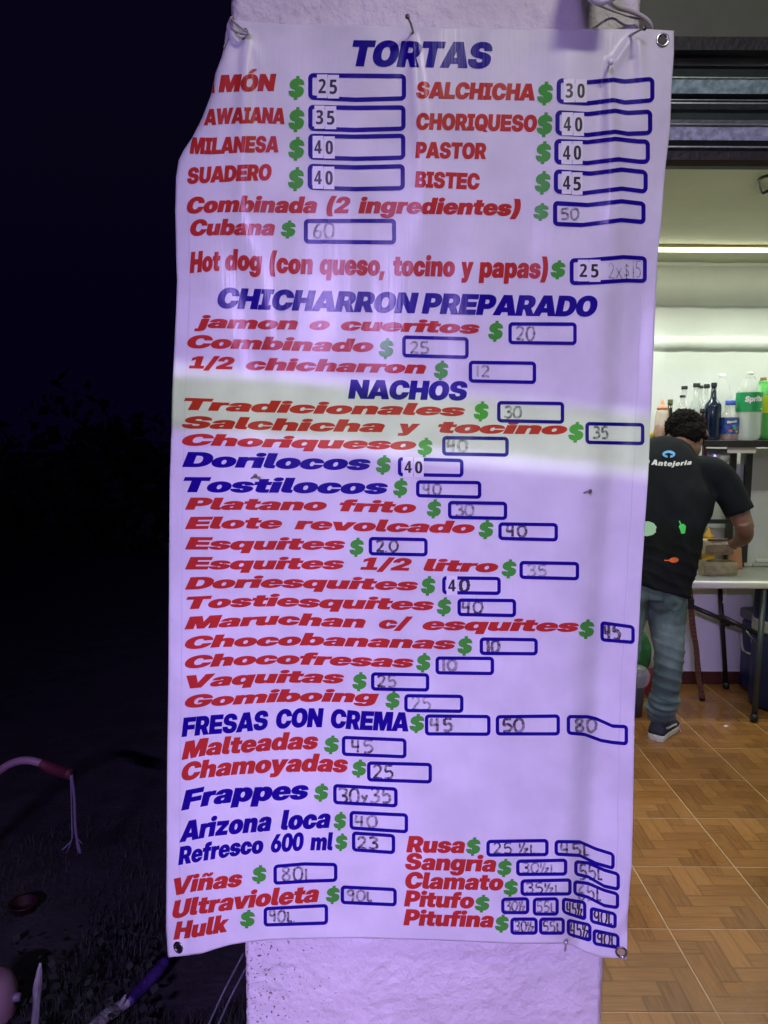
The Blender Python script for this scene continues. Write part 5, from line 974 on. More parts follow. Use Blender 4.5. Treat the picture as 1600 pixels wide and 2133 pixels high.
tag(rb, 'small dark red bowl lying in the dark yard', 'bowl')
pk = thing('pale_jug', 'pale pink jug with a spout at the very edge in the dark grass', 'jug', tuple(gy(-12, 2125)))
jb = gy(-14, 2128)
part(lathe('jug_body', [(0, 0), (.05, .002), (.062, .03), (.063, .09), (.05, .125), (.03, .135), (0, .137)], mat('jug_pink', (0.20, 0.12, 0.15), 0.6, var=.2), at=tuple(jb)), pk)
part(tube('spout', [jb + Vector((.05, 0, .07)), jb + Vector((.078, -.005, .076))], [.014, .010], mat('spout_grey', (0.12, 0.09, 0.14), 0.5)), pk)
WD = mat('weathered_wood', (0.16, 0.15, 0.17), 0.9, var=0.6, vscale=40, bump=0.8, bscale=90, stretch=(1, 1, .2))
def yz(Y, D): return P(0, Y, D).z
stp = [(84, 2006), (82, 2030), (78, 2060), (77, 2090), (73, 2133), (70, 2175)]
st_ = tube('wooden_stake', [P(x, y, 1.72) for x, y in stp], [.003, .008, .011, .009, .010, .010], WD, seg=9, sm=3); tag(st_, 'weathered grey wooden stake with a pointed tip standing in the grass', 'stake')
PW = mat('violet_paint', (0.025, 0.006, 0.09), 0.6, var=0.3, vscale=30, bump=.5, bscale=60)
lg = thing('fallen_branch', 'branch wrapped in violet plastic at one end, leaning in the grass', 'branch', tuple(P(260, 2090, 1.9)))
part(tube('wrapped_end', [P(347, 2000, 2.02), P(322, 2030, 1.97), P(292, 2062, 1.92), P(268, 2088, 1.87)], [.015, .017, .016, .014], PW, seg=10, sm=4), lg)
part(tube('bare_wood', [P(270, 2086, 1.875), P(240, 2104, 1.85), P(215, 2122, 1.80), P(180, 2160, 1.74)], [.011, .018, .017, .019], WD, seg=9, sm=4), lg)
part(tube('torn_scrap', [P(262, 2072, 1.86), P(256, 2085, 1.86), P(250, 2098, 1.85)], [.002, .007, .003], WD, seg=6, sm=3), lg)
RD = mat('rod_clear', (0.09, 0.09, 0.13), 0.4, alpha=.55)
for i, (a, b, lb) in enumerate((((508, 1985), (428, 2150), 'thin dark rod leaning on the pillar foot, outer of the pair'), ((516, 2010), (448, 2150), 'thin dark rod leaning on the pillar foot, inner of the pair'))):
    o = tube('leaning_rod', [P(a[0], a[1], 1.75), P((a[0] + b[0]) / 2 - 3, (a[1] + b[1]) / 2, 1.72), P(b[0], b[1], 1.66)], .003, RD, seg=6, sm=3); tag(o, lb, 'rod', 'rods leaning by the pillar foot')
# grass, as a mass
rg = random.Random(3); V = []; F = []
for n in range(9000):
    Yp = 1700 + 520 * rg.random() ** 0.7; Xp = rg.uniform(-60, 520); p = G(Xp, Yp, -.06)
    if noise.noise(Vector((p.x * 2.2, p.y * 2.2, 5))) < -.12: continue
    h = rg.uniform(.012, .05); an = rg.uniform(0, math.pi * 2); w_ = rg.uniform(.001, .003); ln = rg.uniform(0, .03)
    dx, dy = math.cos(an), math.sin(an); i0 = len(V)
    V += [(p.x - dy * w_, p.y + dx * w_, p.z), (p.x + dy * w_, p.y - dx * w_, p.z), (p.x + dx * ln, p.y + dy * ln, p.z + h)]; F.append((i0, i0 + 1, i0 + 2))
for n in range(130):
    Yp = 1960 + 220 * rg.random(); Xp = rg.uniform(20, 330); p = G(Xp, Yp, -.05); an = rg.uniform(0, 6.28); L = rg.uniform(.012, .035); tl = rg.uniform(.1, .6)
    u = Vector((math.cos(an), math.sin(an), tl)).normalized(); v = u.cross(Vector((0, 0, 1))).normalized() * L * .4; p = p + Vector((0, 0, rg.uniform(0, .05))); i0 = len(V)
    V += [p, p + u * L * .5 + v, p + u * L, p + u * L * .5 - v]; F.append((i0, i0 + 1, i0 + 2, i0 + 3))
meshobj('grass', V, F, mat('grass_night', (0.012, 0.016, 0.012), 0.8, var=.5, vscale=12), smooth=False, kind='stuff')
# ------------------------------------------------------------------ shelf and table
ZS = P(1500, 917, 4.02).z                      # top of the shelf
CREAM = mat('cream_board', (0.62, 0.60, 0.48), 0.5, var=.08); WOODK = mat('shelf_black', (0.018, 0.016, 0.016), 0.45, var=.4, vscale=20)
SHF = thing('bottle_shelf', 'black metal frame shelf full of bottles above the table', 'shelf', (1.4, 4.2, ZS))
xb = P(1462, 920, 4.02).x; xl = P(1325, 920, 4.02).x
part(boxobj('shelf_board', (xl, 4.025, ZS - .018), (2.9, 4.40, ZS), mat('shelf_top', (.10, .09, .09), .5)), SHF)
part(boxobj('front_rail', (xb, 4.0, ZS - .036), (2.9, 4.024, ZS - .001), WOODK, bev=.002), SHF)
part(boxobj('cream_edge', (xl, 4.0, ZS - .034), (xb - .002, 4.024, ZS - .001), CREAM, bev=.002), SHF)
ZT = 0.74
def post(X, y0, Y1, w, D, m=WOODK, sub=None):
    a = P(X - w / 2, y0, D); b = P(X + w / 2, y0, D); b.z = P(X, Y1, D).z
    return part(boxobj('post', (a.x, D, b.z), (b.x, D + .025, a.z), m, bev=.001), SHF)
post(1530, 934, 1172, 13, 4.34); post(1563, 934, 1172, 14, 4.34)
part(boxobj('cream_patch', (P(1565.5, 0, 4.027).x, 4.0265, P(1565, 944, 4.027).z), (P(1571, 1000, 4.027).x, 4.0295, P(1565, 926, 4.027).z), CREAM), SHF)
a = P(1455, 1082, 4.06); b = P(1537, 1091, 4.06); part(boxobj('lower_rail', (a.x - .3, 4.06, b.z), (b.x, 4.075, a.z), WOODK), SHF)
a = P(1300, 1092, 4.2)
part(boxobj('back_board', (xb - .3, 4.42, P(0, 1165, 4.42).z), (P(1537, 1000, 4.42).x, 4.43, P(0, 1092, 4.42).z), mat('grey_board', (.30, .28, .27), .6, var=.1)), SHF)
part(boxobj('splash_panel', (P(1537, 1000, 4.42).x + .002, 4.40, ZT + .002), (2.9, 4.41, ZS - .05), mat('white_panel', (.60, .61, .60), .35, var=.05)), SHF)

T0, T1 = 3.93, 4.40; tx0 = P(1432, 1200, T0).x
WPL = mat('table_plastic', (0.66, 0.68, 0.60), 0.4, var=.06, vscale=9, bump=.05)
TBL = thing('folding_table', 'white plastic folding table with dark legs where the cook works', 'table', (1.9, 4.15, 0))
part(boxobj('table_top', (tx0, T0, ZT - .038), (2.95, T1, ZT), WPL, bev=.008, smooth=True), TBL)
LEGM = mat('leg_dark', (0.016, 0.016, 0.018), 0.35, .3); LEGG = mat('leg_grey', (0.045, 0.055, 0.058), 0.4, .4)
def onfl(X, Y): return G(X, Y, 0.012)
f1, f2, f3 = onfl(1463, 1456), onfl(1513, 1431), onfl(1571, 1500)
def leg(top, foot, m, r=.0125):
    d = (top - foot).normalized()
    l = part(tube('leg', [foot, top], r, m, seg=12), TBL); c = tube('foot_cap', [foot - d * .006, foot + d * .03], r * 1.35, LEGM, seg=12, parent=l); c.matrix_parent_inverse = Matrix.Identity(4); c.location = (0, 0, 0)
    return l
leg(P(1434, 1214, f1.y - .01), f1, LEGM); leg(P(1499, 1214, f2.y - .03), f2, LEGM, .0135); leg(P(1592, 1222, f3.y + .12), f3, LEGG, .015)
for a, b, yy in (((1438, 1262), (1530, 1300), 4.05), ((1500, 1282), (1580, 1322), 3.98)):
    p, q2 = P(a[0], a[1], yy), P(b[0], b[1], yy - .04); part(tube('cross_brace', [p, q2], .013, LEGM, seg=10), TBL)
part(tube('hinge_rod', [P(1552, 1312, 3.92), P(1576, 1342, 3.88)], .007, LEGG, seg=8), TBL)
part(tube('leg_link', [P(1501, 1300, f2.y - .05), P(1520, 1302, f2.y - .06)], .009, LEGG, seg=8), TBL)
wc = tube('white_wire', [P(1517, 1219, 3.96), P(1512, 1232, 3.97), P(1508, 1248, 3.98), P(1505, 1256, 3.98)], .0022, CREAM, seg=6, sm=3); tag(wc, 'white wire hanging under the folding table edge', 'wire')
# studded strap
STRAP = mat('strap_leather', (0.085, 0.028, 0.022), 0.45, var=.3, vscale=60)
sp0, sp1 = P(1434, 1216, 3.90), P(1462, 1455, 3.98)
SB = thing('studded_strap', 'brown studded leather strap hanging down the table leg beside the jeans', 'strap', tuple(sp0))
def between(t, off=(0, 0, 0)): return sp0.lerp(sp1, t) + Vector(off)
N = 14
sv = []; sf = []
for i in range(N + 1):
    c = between(i / N, (0.004 * math.sin(i), 0, 0)); hw_ = .0155 if i < 4 else .0135
    sv += [c + Vector((-hw_, 0, 0)), c + Vector((hw_, 0, 0)), c + Vector((hw_, .006, 0)), c + Vector((-hw_, .006, 0))]
for i in range(N):
    for k in range(4): a = 4 * i; sf.append((a + k, a + (k + 1) % 4, a + 4 + (k + 1) % 4, a + 4 + k))
sf += [(0, 3, 2, 1), (4 * N, 4 * N + 1, 4 * N + 2, 4 * N + 3)]
part(meshobj('leather', sv, sf, STRAP, smooth=False), SB)
sm_ = mat('stud_metal', (.75, .72, .70), .2, 1.0); sm2 = mat('stud_small', (.16, .10, .09), .3, .6)
for k, t in enumerate((.03, .10)):
    c = between(t, (0, -.004, 0)); part(lathe('stud', [(.011, 0), (.010, .003), (.006, .006), (0, .0075)], sm_, seg=12), SB)
    o = COL.objects[-1]; o.data.transform(Matrix.Translation(c) @ Matrix.Rotation(R(90), 4, 'X'))
c = between(.165); part(boxobj('buckle', (c.x - .017, c.y - .007, c.z - .03), (c.x + .017, c.y - .001, c.z + .022), LEGM, bev=.002), SB)
i = 0; t = .26; st0 = None
while t < .97:
    for dx in (-.006, .006):
        c = between(t, (dx, -.0005, 0))
        if st0 is None:
            st0 = lathe('stud', [(.0038, 0), (.003, .0016), (0, .0024)], sm2, seg=8); o = st0
            o.data.transform(Matrix.Rotation(R(90), 4, 'X'))
        else: o = st0.copy(); COL.objects.link(o)
        o.matrix_world = Matrix.Translation(c); part(o, SB); o.location = c
    t += .035
for o in list(COL.objects):
    pass

# ------------------------------------------------------------------ bottles
def clearm(name, col, alpha=.32, rough=.08): return mat(name, col, rough, alpha=alpha, spec=.7)
CLR = clearm('clear_pet', (0.75, 0.80, 0.74), .30); CLG = clearm('clear_glass', (0.62, 0.72, 0.66), .36); CAPB = mat('cap_black', (.012, .014, .014), .4); CAPW = mat('cap_white', (.72, .72, .68), .4)
def bottle(name, label, xc, yb, yt, w, D, body, prof, cap=None, caph=.09, capw=.45, z0=None, liq=None, lab=None, extra=None, capz=None, cat='bottle', group=None):
    """prof: list of (radius fraction, height fraction) up to the cap"""
    base = P(xc, yb, D)
    if z0 is not None: base.z = z0
    H = P(xc, yt, D).z - base.z; r = w / 2 * D / FPX
    th = thing(name, label, cat, tuple(base), group)
    part(lathe('bottle_body', [(max(0, a) * r, b * H * (1 - caph)) for a, b in prof], body, seg=28, at=tuple(base)), th)
    if cap:
        cr = capw * r; z1 = H * (1 - caph); part(lathe('bottle_cap', [(cr, z1 - .001), (cr * 1.02, z1 + .002), (cr * .98, H - .002), (cr * .85, H), (0, H)], cap, seg=20, at=tuple(base)), th)
    if liq:
        m, hf = liq; pts = [(a * r * .93, b * H * (1 - caph)) for a, b in prof if b <= hf]; aa = np.interp(hf, [b for a, b in prof], [a for a, b in prof])
        pts = [(p[0], p[1] + .002) for p in pts] + [(aa * r * .93, hf * H * (1 - caph)), (0, hf * H * (1 - caph))]
        part(lathe('drink', pts, m, seg=24, at=tuple(base)), th)
    if lab:
        m, f0, f1, rr = lab; z0_, z1_ = f0 * H, f1 * H
        V = []; F = []; sg = 32
        for zz in (z0_, z1_):
            for k in range(sg + 1):
                an = -math.pi * .97 + math.pi * 1.94 * k / sg - math.pi / 2; V.append((base.x + rr * r * math.cos(an), base.y + rr * r * math.sin(an), base.z + zz))
        for k in range(sg): F.append((k, k + 1, sg + 2 + k, sg + 1 + k))
        lb = part(meshobj('paper_label', V, F, m), th)
        th['lb'] = 0
        del th['lb']
        return th, base, H, r, lb
    return th, base, H, r, None
def wraptext(txt, base, r, zc, hgt, wid, m, parent, rot=0.0, slant=.2, shift=0.0, font=None, name='print'):
    V, F, _ = layout(font or FB, txt, slant); V = V - [V[:, 0].min(), 0]; V[:, 0] = (V[:, 0] / V[:, 0].max() - .5) * wid + shift; V[:, 1] = (V[:, 1] / 727 - .5) * hgt
    c, s_ = math.cos(rot), math.sin(rot); X = V[:, 0] * c - V[:, 1] * s_; Z = V[:, 0] * s_ + V[:, 1] * c
    an = X / r - math.pi / 2; pts = np.stack([base.x + (r + .0008) * np.cos(an), base.y + (r + .0008) * np.sin(an), base.z + zc + Z], 1)
    o = meshobj(name, pts, F, m); 
    if parent is not None: o.parent = parent
    return o
PETP = [(0, 0), (.75, 0), (.95, .04), (1, .10), (.97, .3), (1, .5), (1, .60), (.94, .72), (.72, .85), (.42, .94), (.36, .97), (.36, 1.0)]
WINE = [(0, 0), (.92, 0), (1, .03), (1, .60), (.97, .66), (.80, .71), (.50, .76), (.40, .82), (.34, .98), (.36, 1)]
SQZ = [(0, 0), (1, .01), (1, .06), (.82, .80), (.72, .90), (.55, .93), (.50, .95)]
JUICE = [(0, 0), (.95, 0), (1, .04), (.97, .10), (.97, .58), (1, .64), (.92, .72), (.62, .80), (.52, .92), (.52, 1)]
def squeeze(name, label, xc, yb, yt, w, D, body, capm, liq=None, z0=None, group=None):
    th, b, H, r, _ = bottle(name, label, xc, yb, yt, w, D, body, SQZ, None, .0, z0=z0, liq=liq, group=group) if False else bottle(name, label, xc, yb, yt, w, D, body, [(a, f * .80) for a, f in SQZ], None, .0, z0=z0, liq=liq, group=group)
    part(lathe('nozzle', [(r * .70, H * .75), (r * .70, H * .80), (r * .35, H * .84), (r * .22, H * .92), (r * .12, H), (0, H)], capm, seg=18, at=tuple(b)), th); return th
W_ = mat('print_white', (.8, .8, .8), .4)
D1 = 4.12
squeeze('sauce_bottle', 'squeeze bottle of brown-red sauce with an orange nozzle on the shelf', 1377, 914, 832, 32, D1, clearm('milky', (0.75, 0.55, 0.40), .38, .4), mat('nozzle_orange', (0.70, 0.25, 0.12), .4), (mat('sauce_brown', (.16, .035, .022), .4), .36), z0=ZS)
OLV = mat('dark_glass', (0.012, 0.014, 0.010), .12)
bottle('oil_bottle', 'slim black oil bottle with a greenish cap beside the orange-nozzle sauce', 1393, 914, 832, 13, D1 + .06, OLV, [(0, 0), (1, 0), (1, .5), (.75, .62), (.7, 1)], mat('cap_olive', (.10, .10, .03), .4), .12, .80, z0=ZS)
AMB = clearm('amber_drink', (0.45, 0.24, 0.13), .75)
bottle('liquor_bottle', 'taller black-capped liquor bottle behind the head of the cook', 1421, 914, 804, 30, D1 + .12, CLR, WINE, CAPB, .06, .42, z0=ZS, liq=(AMB, .60))
bottle('liquor_bottle', 'shorter black-capped liquor bottle with amber content behind the head of the cook', 1418, 914, 823, 28, D1, CLR, WINE, CAPB, .05, .40, z0=ZS, liq=(AMB, .66), lab=(mat('label_dark', (.05, .03, .02), .5), .50, .58, .99))
bottle('clear_bottle', 'pale green glass bottle with a wide black cap', 1446, 914, 798, 26, D1 + .02, CLG, [(0, 0), (1, 0), (1, .55), (.9, .66), (.5, .76), (.45, 1)], CAPB, .07, .55, z0=ZS)
bottle('clear_bottle', 'narrow clear bottle with the smallest black cap, behind the others', 1455.5, 914, 803, 20, D1 + .14, CLR, WINE, CAPB, .05, .42, z0=ZS)
bottle('clear_bottle', 'clear bottle with black cap just left of the dark blue bottle'.replace(' left of', ' next to'), 1467, 914, 800, 22, D1 + .10, CLR, WINE, CAPB, .07, .56, z0=ZS)
th, b, H, r, lb = bottle('sauce_bottle', 'little dark sauce bottle with a red label in front of the clear bottles', 1460, 914, 851, 16, D1 - .03, mat('brown_glass', (.05, .02, .012), .15), [(0, 0), (1, 0), (1, .62), (.6, .74), (.5, 1)], CAPB, .12, .6, z0=ZS, lab=(mat('label_red', (.62, .03, .04), .45), .10, .66, 1.03))
BLU = mat('blue_black_glass', (0.004, 0.012, 0.035), .08, coat=.5)
bottle('wine_bottle', 'dark blue glass wine bottle standing in the middle of the shelf', 1482, 914.5, 797, 33, D1 - .02, BLU, [(0, 0), (.95, 0), (1, .02), (1, .62), (.94, .67), (.70, .72), (.42, .77), (.34, .84), (.30, 1)], mat('wine_cap', (.012, .014, .022), .35), .07, .36, z0=ZS)
bottle('soda_bottle', 'large empty clear soda bottle with a white cap, behind the dark blue bottle', 1498, 914, 779, 42, D1 + .10, CLR, PETP, CAPW, .055, .30, z0=ZS)
th, b, H, r, lb = bottle('juice_bottle', 'red tomato juice bottle with blue cap and blue label', 1518, 914.5, 834, 37, D1 - .03, clearm('pet_front', (.7, .72, .68), .28), JUICE, mat('cap_blue', (.03, .10, .50), .4), .11, .55, z0=ZS, liq=(mat('tomato_juice', (.20, .03, .02), .3), .64), lab=(mat('label_blue', (.02, .03, .22), .4, var=.4, vscale=50, col2=(.05, .16, .5)), .16, .55, 1.0))
lb2 = wraptext('Clamato', b, r * 1.0, H * .47, .014, .052, W_, None, rot=.12, shift=-.008); part(lb2, th)
for (sx_, sz_, rr_, cc) in ((.008, .30, .011, (.10, .45, .10)), (-.014, .24, .010, (.65, .12, .05)), (.020, .22, .009, (.75, .35, .10)), (.002, .36, .008, (.15, .40, .65))):
    pts = [Vector((b.x + (r + .001) * math.cos((sx_ + rr_ * math.cos(k * math.pi / 6)) / r - math.pi / 2), b.y + (r + .001) * math.sin((sx_ + rr_ * math.cos(k * math.pi / 6)) / r - math.pi / 2), b.z + H * sz_ + rr_ * .7 * math.sin(k * math.pi / 6))) for k in range(12)]
    part(meshobj('label_picture', pts, [tuple(range(12))], mat('label_spot', cc, .4)), th)
GRN = mat('label_green', (.015, .33, .10), .4)
th, b, H, r, lb = bottle('soda_bottle', 'clear lemon soda bottle with a wide green label and white lettering', 1556, 914.5, 775, 51, D1 - .02, clearm('pet_big', (.70, .76, .72), .38), PETP, mat('cap_grey', (.55, .58, .55), .4), .05, .26, z0=ZS, liq=(clearm('soda_water', (.66, .72, .68), .35), .62), lab=(GRN, .415, .70, 1.005))
part(wraptext('Sprite', b, r * 1.005, H * .605, .030, .098, W_, None, rot=.06, shift=-.002), th)
pts = [Vector((b.x + (r * 1.005 + .001) * math.cos((.045 + .0065 * math.cos(k * math.pi / 5)) / r - math.pi / 2), b.y + (r * 1.005 + .001) * math.sin((.045 + .0065 * math.cos(k * math.pi / 5)) / r - math.pi / 2), b.z + H * .46 + .0065 * math.sin(k * math.pi / 5))) for k in range(10)]
part(meshobj('label_mark', pts, [tuple(range(10))], W_), th)
GLQ = mat('green_soda', (.10, .42, .10), .15, alpha=.92)
YEL = mat('label_yellow', (.62, .62, .03), .4)
th, b, H, r, lb = bottle('soda_bottle', 'green grapefruit soda bottle with a brown cap and yellow label', 1583, 914, 786, 47, D1 + .10, GLQ, PETP, mat('cap_brown', (.22, .12, .05), .5), .055, .26, z0=ZS, lab=(YEL, .42, .68, 1.005))
part(wraptext('Squirt', b, r * 1.005, H * .55, .028, .085, mat('print_red', (.55, .04, .03), .4), None, rot=.35, shift=.0), th)
th, b, H, r, lb = bottle('soda_bottle', 'green soda bottle with a yellow cap, cut by the picture edge', 1606, 914, 782, 48, D1 + .02, GLQ, PETP, mat('cap_yellow', (.60, .60, .03), .5), .055, .28, z0=ZS, lab=(YEL, .42, .69, 1.005))
yb = lathe('yellow_lime', [(0, 0), (.02, .004), (.026, .02), (.024, .035), (.012, .045), (0, .047)], mat('lime_yellow', (.5, .42, .06), .5), at=(P(1352, 914, D1).x, D1, ZS)); tag(yb, 'yellow lemon at the banner edge end of the shelf', 'lemon')
# foil roll under the shelf
rc = P(1492, 952, 4.10); fr = thing('foil_roll', 'silvery foil roll hanging under the shelf', 'roll', tuple(rc))
part(tube('foil', [P(1470, 950, 4.12), P(1513, 951, 4.12)], .042, mat('foil', (.62, .66, .66), .25, .85, bump=.3, bscale=60), seg=28, hint=(0, 1, 0)), fr)
part(tube('roll_core', [P(1466, 950, 4.12), P(1518, 951, 4.12)], .018, mat('core', (.10, .05, .06), .6), seg=14), fr)
for sx_ in (1466, 1518): p = P(sx_, 950, 4.12); part(boxobj('bracket', (p.x - .006, p.y - .012, p.z - .02), (p.x + .006, p.y + .012, ZS - .037), mat('bracket_red', (.16, .05, .06), .5)), fr)
# things on the table
def tp(X, Y): return G(X, Y, ZT)
def squeezeT(name, label, xc, yb, yt, w, body, capm, liq=None):
    q_ = tp(xc, yb); return squeeze(name, label, xc, yb, yt, w, q_.y, body, capm, liq, z0=ZT + .001)
squeezeT('mustard_bottle', 'yellow mustard squeeze bottle on the table behind the wrapped roll', 1472, 1183, 1097, 33, mat('mustard', (.72, .42, .035), .4), mat('mustard_cap', (.78, .48, .05), .35))
squeezeT('chipotle_bottle', 'salmon pink squeeze bottle on the table beside the hand', 1527, 1183, 1122, 36, mat('salmon', (.55, .24, .14), .4), mat('salmon_cap', (.60, .30, .18), .4))
q_ = tp(1542, 1180); bottle('sauce_bottle', 'red sauce bottle half hidden behind the forearm', 1541, 1180, 1108, 20, q_.y + .02, mat('red_plastic', (.42, .03, .02), .35), [(0, 0), (1, 0), (1, .7), (.6, .85), (.5, 1)], CAPW, .12, .6, z0=ZT + .001)
q_ = tp(1515, 1176); bottle('mayo_bottle', 'white squeeze bottle with a black collar near the hand of the cook', 1514, 1176, 1093, 22, q_.y + .03, CAPW, [(0, 0), (1, 0), (1, .65), (.8, .72), (.78, 1)], CAPB, .08, .8, z0=ZT + .001)
KR = mat('kraft_paper', (0.40, 0.34, 0.22), 0.85, var=.15, vscale=30, bump=.5, bscale=70)
def wrapped(name, label, x0, x1, y0, y1, D, op=False, z0=None, seed=0):
    a = P(x0, (y0 + y1) / 2, D); b = P(x1, (y0 + y1) / 2, D); h = (y1 - y0) / 2 * D / FPX
    if z0 is not None: a.z = b.z = z0 + h
    V = []; F = []; n = 16; m_ = 14; rn = random.Random(seed)
    for i in range(n + 1):
        t = i / n; c = a.lerp(b, t)
        e = 1.0 if 0 < t < 1 else .93
        for k in range(m_):
            an = 2 * math.pi * k / m_; cx, cz = math.cos(an), math.sin(an)
            sq = (abs(cx) ** 4 + abs(cz) ** 4) ** -.25; cr = 1 + .05 * noise.noise(Vector((t * 9, k * 1.7, seed))) + rn.uniform(-.012, .012)
            V.append(c + Vector((0, cx * sq * h * 1.25 * e * cr, cz * sq * h * e * cr)))
    for i in range(n):
        for k in range(m_): F.append((i * m_ + k, i * m_ + (k + 1) % m_, (i + 1) * m_ + (k + 1) % m_, (i + 1) * m_ + k))
    F += [tuple(reversed(range(m_))), tuple(n * m_ + k for k in range(m_))]
    th = thing(name, label, 'wrapped roll', tuple((a + b) / 2 - Vector((0, 0, h))))
    part(meshobj('kraft_paper', V, F, KR, smooth=False), th)
    V = []; F = []
    for i in range(9):
        t = i / 8; c = a.lerp(b, .1 + .85 * t); V += [c + Vector((0, -h * .5, h * .96)), c + Vector((0, -h * 1.0, h * (1.12 + .35 * rn.random() * (1 if op else .3)))), ]
    for i in range(8): F.append((2 * i, 2 * i + 2, 2 * i + 3, 2 * i + 1))
    part(meshobj('paper_flap', V, F, KR, smooth=False), th); return th
wrapped('wrapped_roll', 'kraft paper wrapped roll lifted in the hand of the cook', 1462, 1521, 1123, 1155, 3.86, seed=2)
q_ = tp(1495, 1202); wrapped('wrapped_roll', 'open kraft paper wrapped roll lying on the white table', 1460, 1529, 1170, 1201, q_.y + .05, op=True, z0=ZT + .002, seed=5)
SY = mat('styrofoam', (.72, .73, .70), .6, bump=.1, bscale=80)
q_ = tp(1600, 1180)
for i, lb_ in enumerate(('grey-edged tray at the bottom of the stack on the table', 'white foam box lid lying on the tray stack')):
    bx = boxobj('foam_tray', (P(1566 + 5 * i, 1165, q_.y).x, q_.y - .02, ZT + .002 + .024 * i), (P(1640, 1165, q_.y).x, q_.y + .16, ZT + .023 + .026 * i), SY if i else mat('tray_grey', (.50, .50, .50), .5), bev=.006, smooth=True); tag(bx, lb_, 'tray')
q_ = tp(1455, 1195); pw = boxobj('paper_sheet', (q_.x - .1, q_.y - .02, ZT + .0015), (q_.x + .12, q_.y + .12, ZT + .003), W_); tag(pw, 'thin white paper sheet under the wrapped roll', 'paper')

# ------------------------------------------------------------------ under the table
BL = mat('cooler_blue', (0.006, 0.018, 0.10), .4, var=.12); CW = mat('cooler_lid', (.14, .14, .17), .5, var=.05)
c0 = G(1537, 1440, 0); cy = 4.12
CO = thing('cool_box', 'blue cool box with pale lid and white carrying handle under the table', 'cooler', (P(1560, 0, cy).x, cy, 0))
xa = P(1537, 1330, 4.40).x; xb_ = xa + .42; zt = P(1550, 1290, cy).z
part(boxobj('box_body', (xa + .01, cy, .01), (xb_, cy + .27, zt - .055), BL, bev=.02, smooth=True), CO)
part(boxobj('box_lid', (xa, cy - .008, zt - .053), (xb_ + .01, cy + .28, zt + .01), CW, bev=.015, smooth=True), CO)
hp = [(1544, 1316), (1546, 1345), (1550, 1356), (1566, 1362), (1568, 1350), (1566, 1330)]
def onside(x, y):
    q0 = P(x, y, 1.0); return P(x, y, (xa - .012) / q0.x)
part(tube('carry_handle', [onside(x, y) for x, y in hp], .007, mat('handle_white', (.62, .62, .58), .4), seg=8, sm=3), CO)
DR = thing('plastic_drum', 'tall dark blue plastic drum with a pale band beside the cool box', 'drum', tuple(G(1626, 1478, 0)))
d0 = G(1622, 1470, 0); rr_ = 60 * d0.y / FPX
zz = lambda Y: P(1600, Y, d0.y - rr_ * .6).z
part(lathe('drum_body', [(0, 0.002), (rr_ * .96, .004), (rr_, .03), (rr_, zz(1325)), (rr_ * .98, zz(1323)), (rr_ * .98, zz(1228)), (rr_ * .9, zz(1226)), (0, zz(1225))], mat('drum_blue', (0.006, 0.014, 0.08), .4), seg=36, at=tuple(d0)), DR)
part(lathe('pale_band', [(rr_ * 1.015, zz(1322)), (rr_ * 1.02, zz(1318)), (rr_ * 1.02, zz(1300)), (rr_ * 1.01, zz(1297))], mat('band_pale', (.45, .47, .45), .5), seg=36, at=tuple(d0)), DR)
bn = G(1322, 1490, 0)
BN = thing('waste_bin', 'dark bin holding plastic bags at the banner edge', 'bin', tuple(bn))
br = 20 * bn.y / FPX
zb = P(1330, 1400, bn.y).z
part(lathe('bin_body', [(0, 0), (br * .75, 0), (br, zb), (br * .95, zb), (br * .7, .01), (0, .012)], mat('bin_grey', (.05, .055, .065), .5), at=tuple(bn)), BN)
def bag(name, label, X, Y0, Y1, w, D, m, seed, cat='bag'):
    c = P(X, (Y0 + Y1) / 2, D); hh = (Y1 - Y0) / 2 * D / FPX; rw = w / 2 * D / FPX; V = []; F = []; n = 18; s_ = 26
    for i in range(n + 1):
        t = i / n; an = math.pi * t; z = -math.cos(an) * hh; rad = rw * (math.sin(an) ** .6) * (1 - .35 * max(0, t - .6) / .4)
        for k in range(s_):
            q2 = 2 * math.pi * k / s_; f = 1 + .16 * noise.noise(Vector((math.cos(q2) * 2.2, math.sin(q2) * 2.2, t * 5 + seed))) + .08 * noise.noise(Vector((math.cos(q2) * 7, math.sin(q2) * 7, t * 9 + seed)))
            V.append(c + Vector((rad * f * math.cos(q2), rad * f * math.sin(q2), z)))
    for i in range(n):
        for k in range(s_): F.append((i * s_ + k, i * s_ + (k + 1) % s_, (i + 1) * s_ + (k + 1) % s_, (i + 1) * s_ + k))
    o = meshobj(name, V, F, m); tag(o, label, cat); return o
bag('plastic_bag', 'shiny green plastic bag bulging over the bin', 1332, 1312, 1404, 48, bn.y + .02, mat('bag_green', (.02, .16, .035), .25, var=.4, vscale=14, bump=.6, bscale=25), 1)
bag('plastic_bag', 'clear crumpled plastic bag hanging below the green bag', 1332, 1385, 1432, 44, bn.y - .05, clearm('bag_clear', (.6, .6, .6), .35, .2), 7)
bag('plastic_bag', 'dark red plastic bag behind the clear bag and the jeans', 1352, 1380, 1450, 30, bn.y + .28, mat('bag_red', (.22, .015, .025), .35, bump=.5, bscale=25), 4)
bag('plastic_bag', 'pale plastic bag peeking out beside the jeans', 1354, 1345, 1392, 30, bn.y + .2, mat('bag_pale', (.42, .42, .36), .4, bump=.5, bscale=25), 9)
p = G(1513, 1512, 0.004); cr_ = boxobj('paper_scrap', (p.x - .012, p.y - .006, .001), (p.x + .010, p.y + .008, .005), W_, rot=Matrix.Rotation(.5, 3, 'Z'), piv=p); tag(cr_, 'tiny white scrap on the floor tiles under the table', 'scrap')
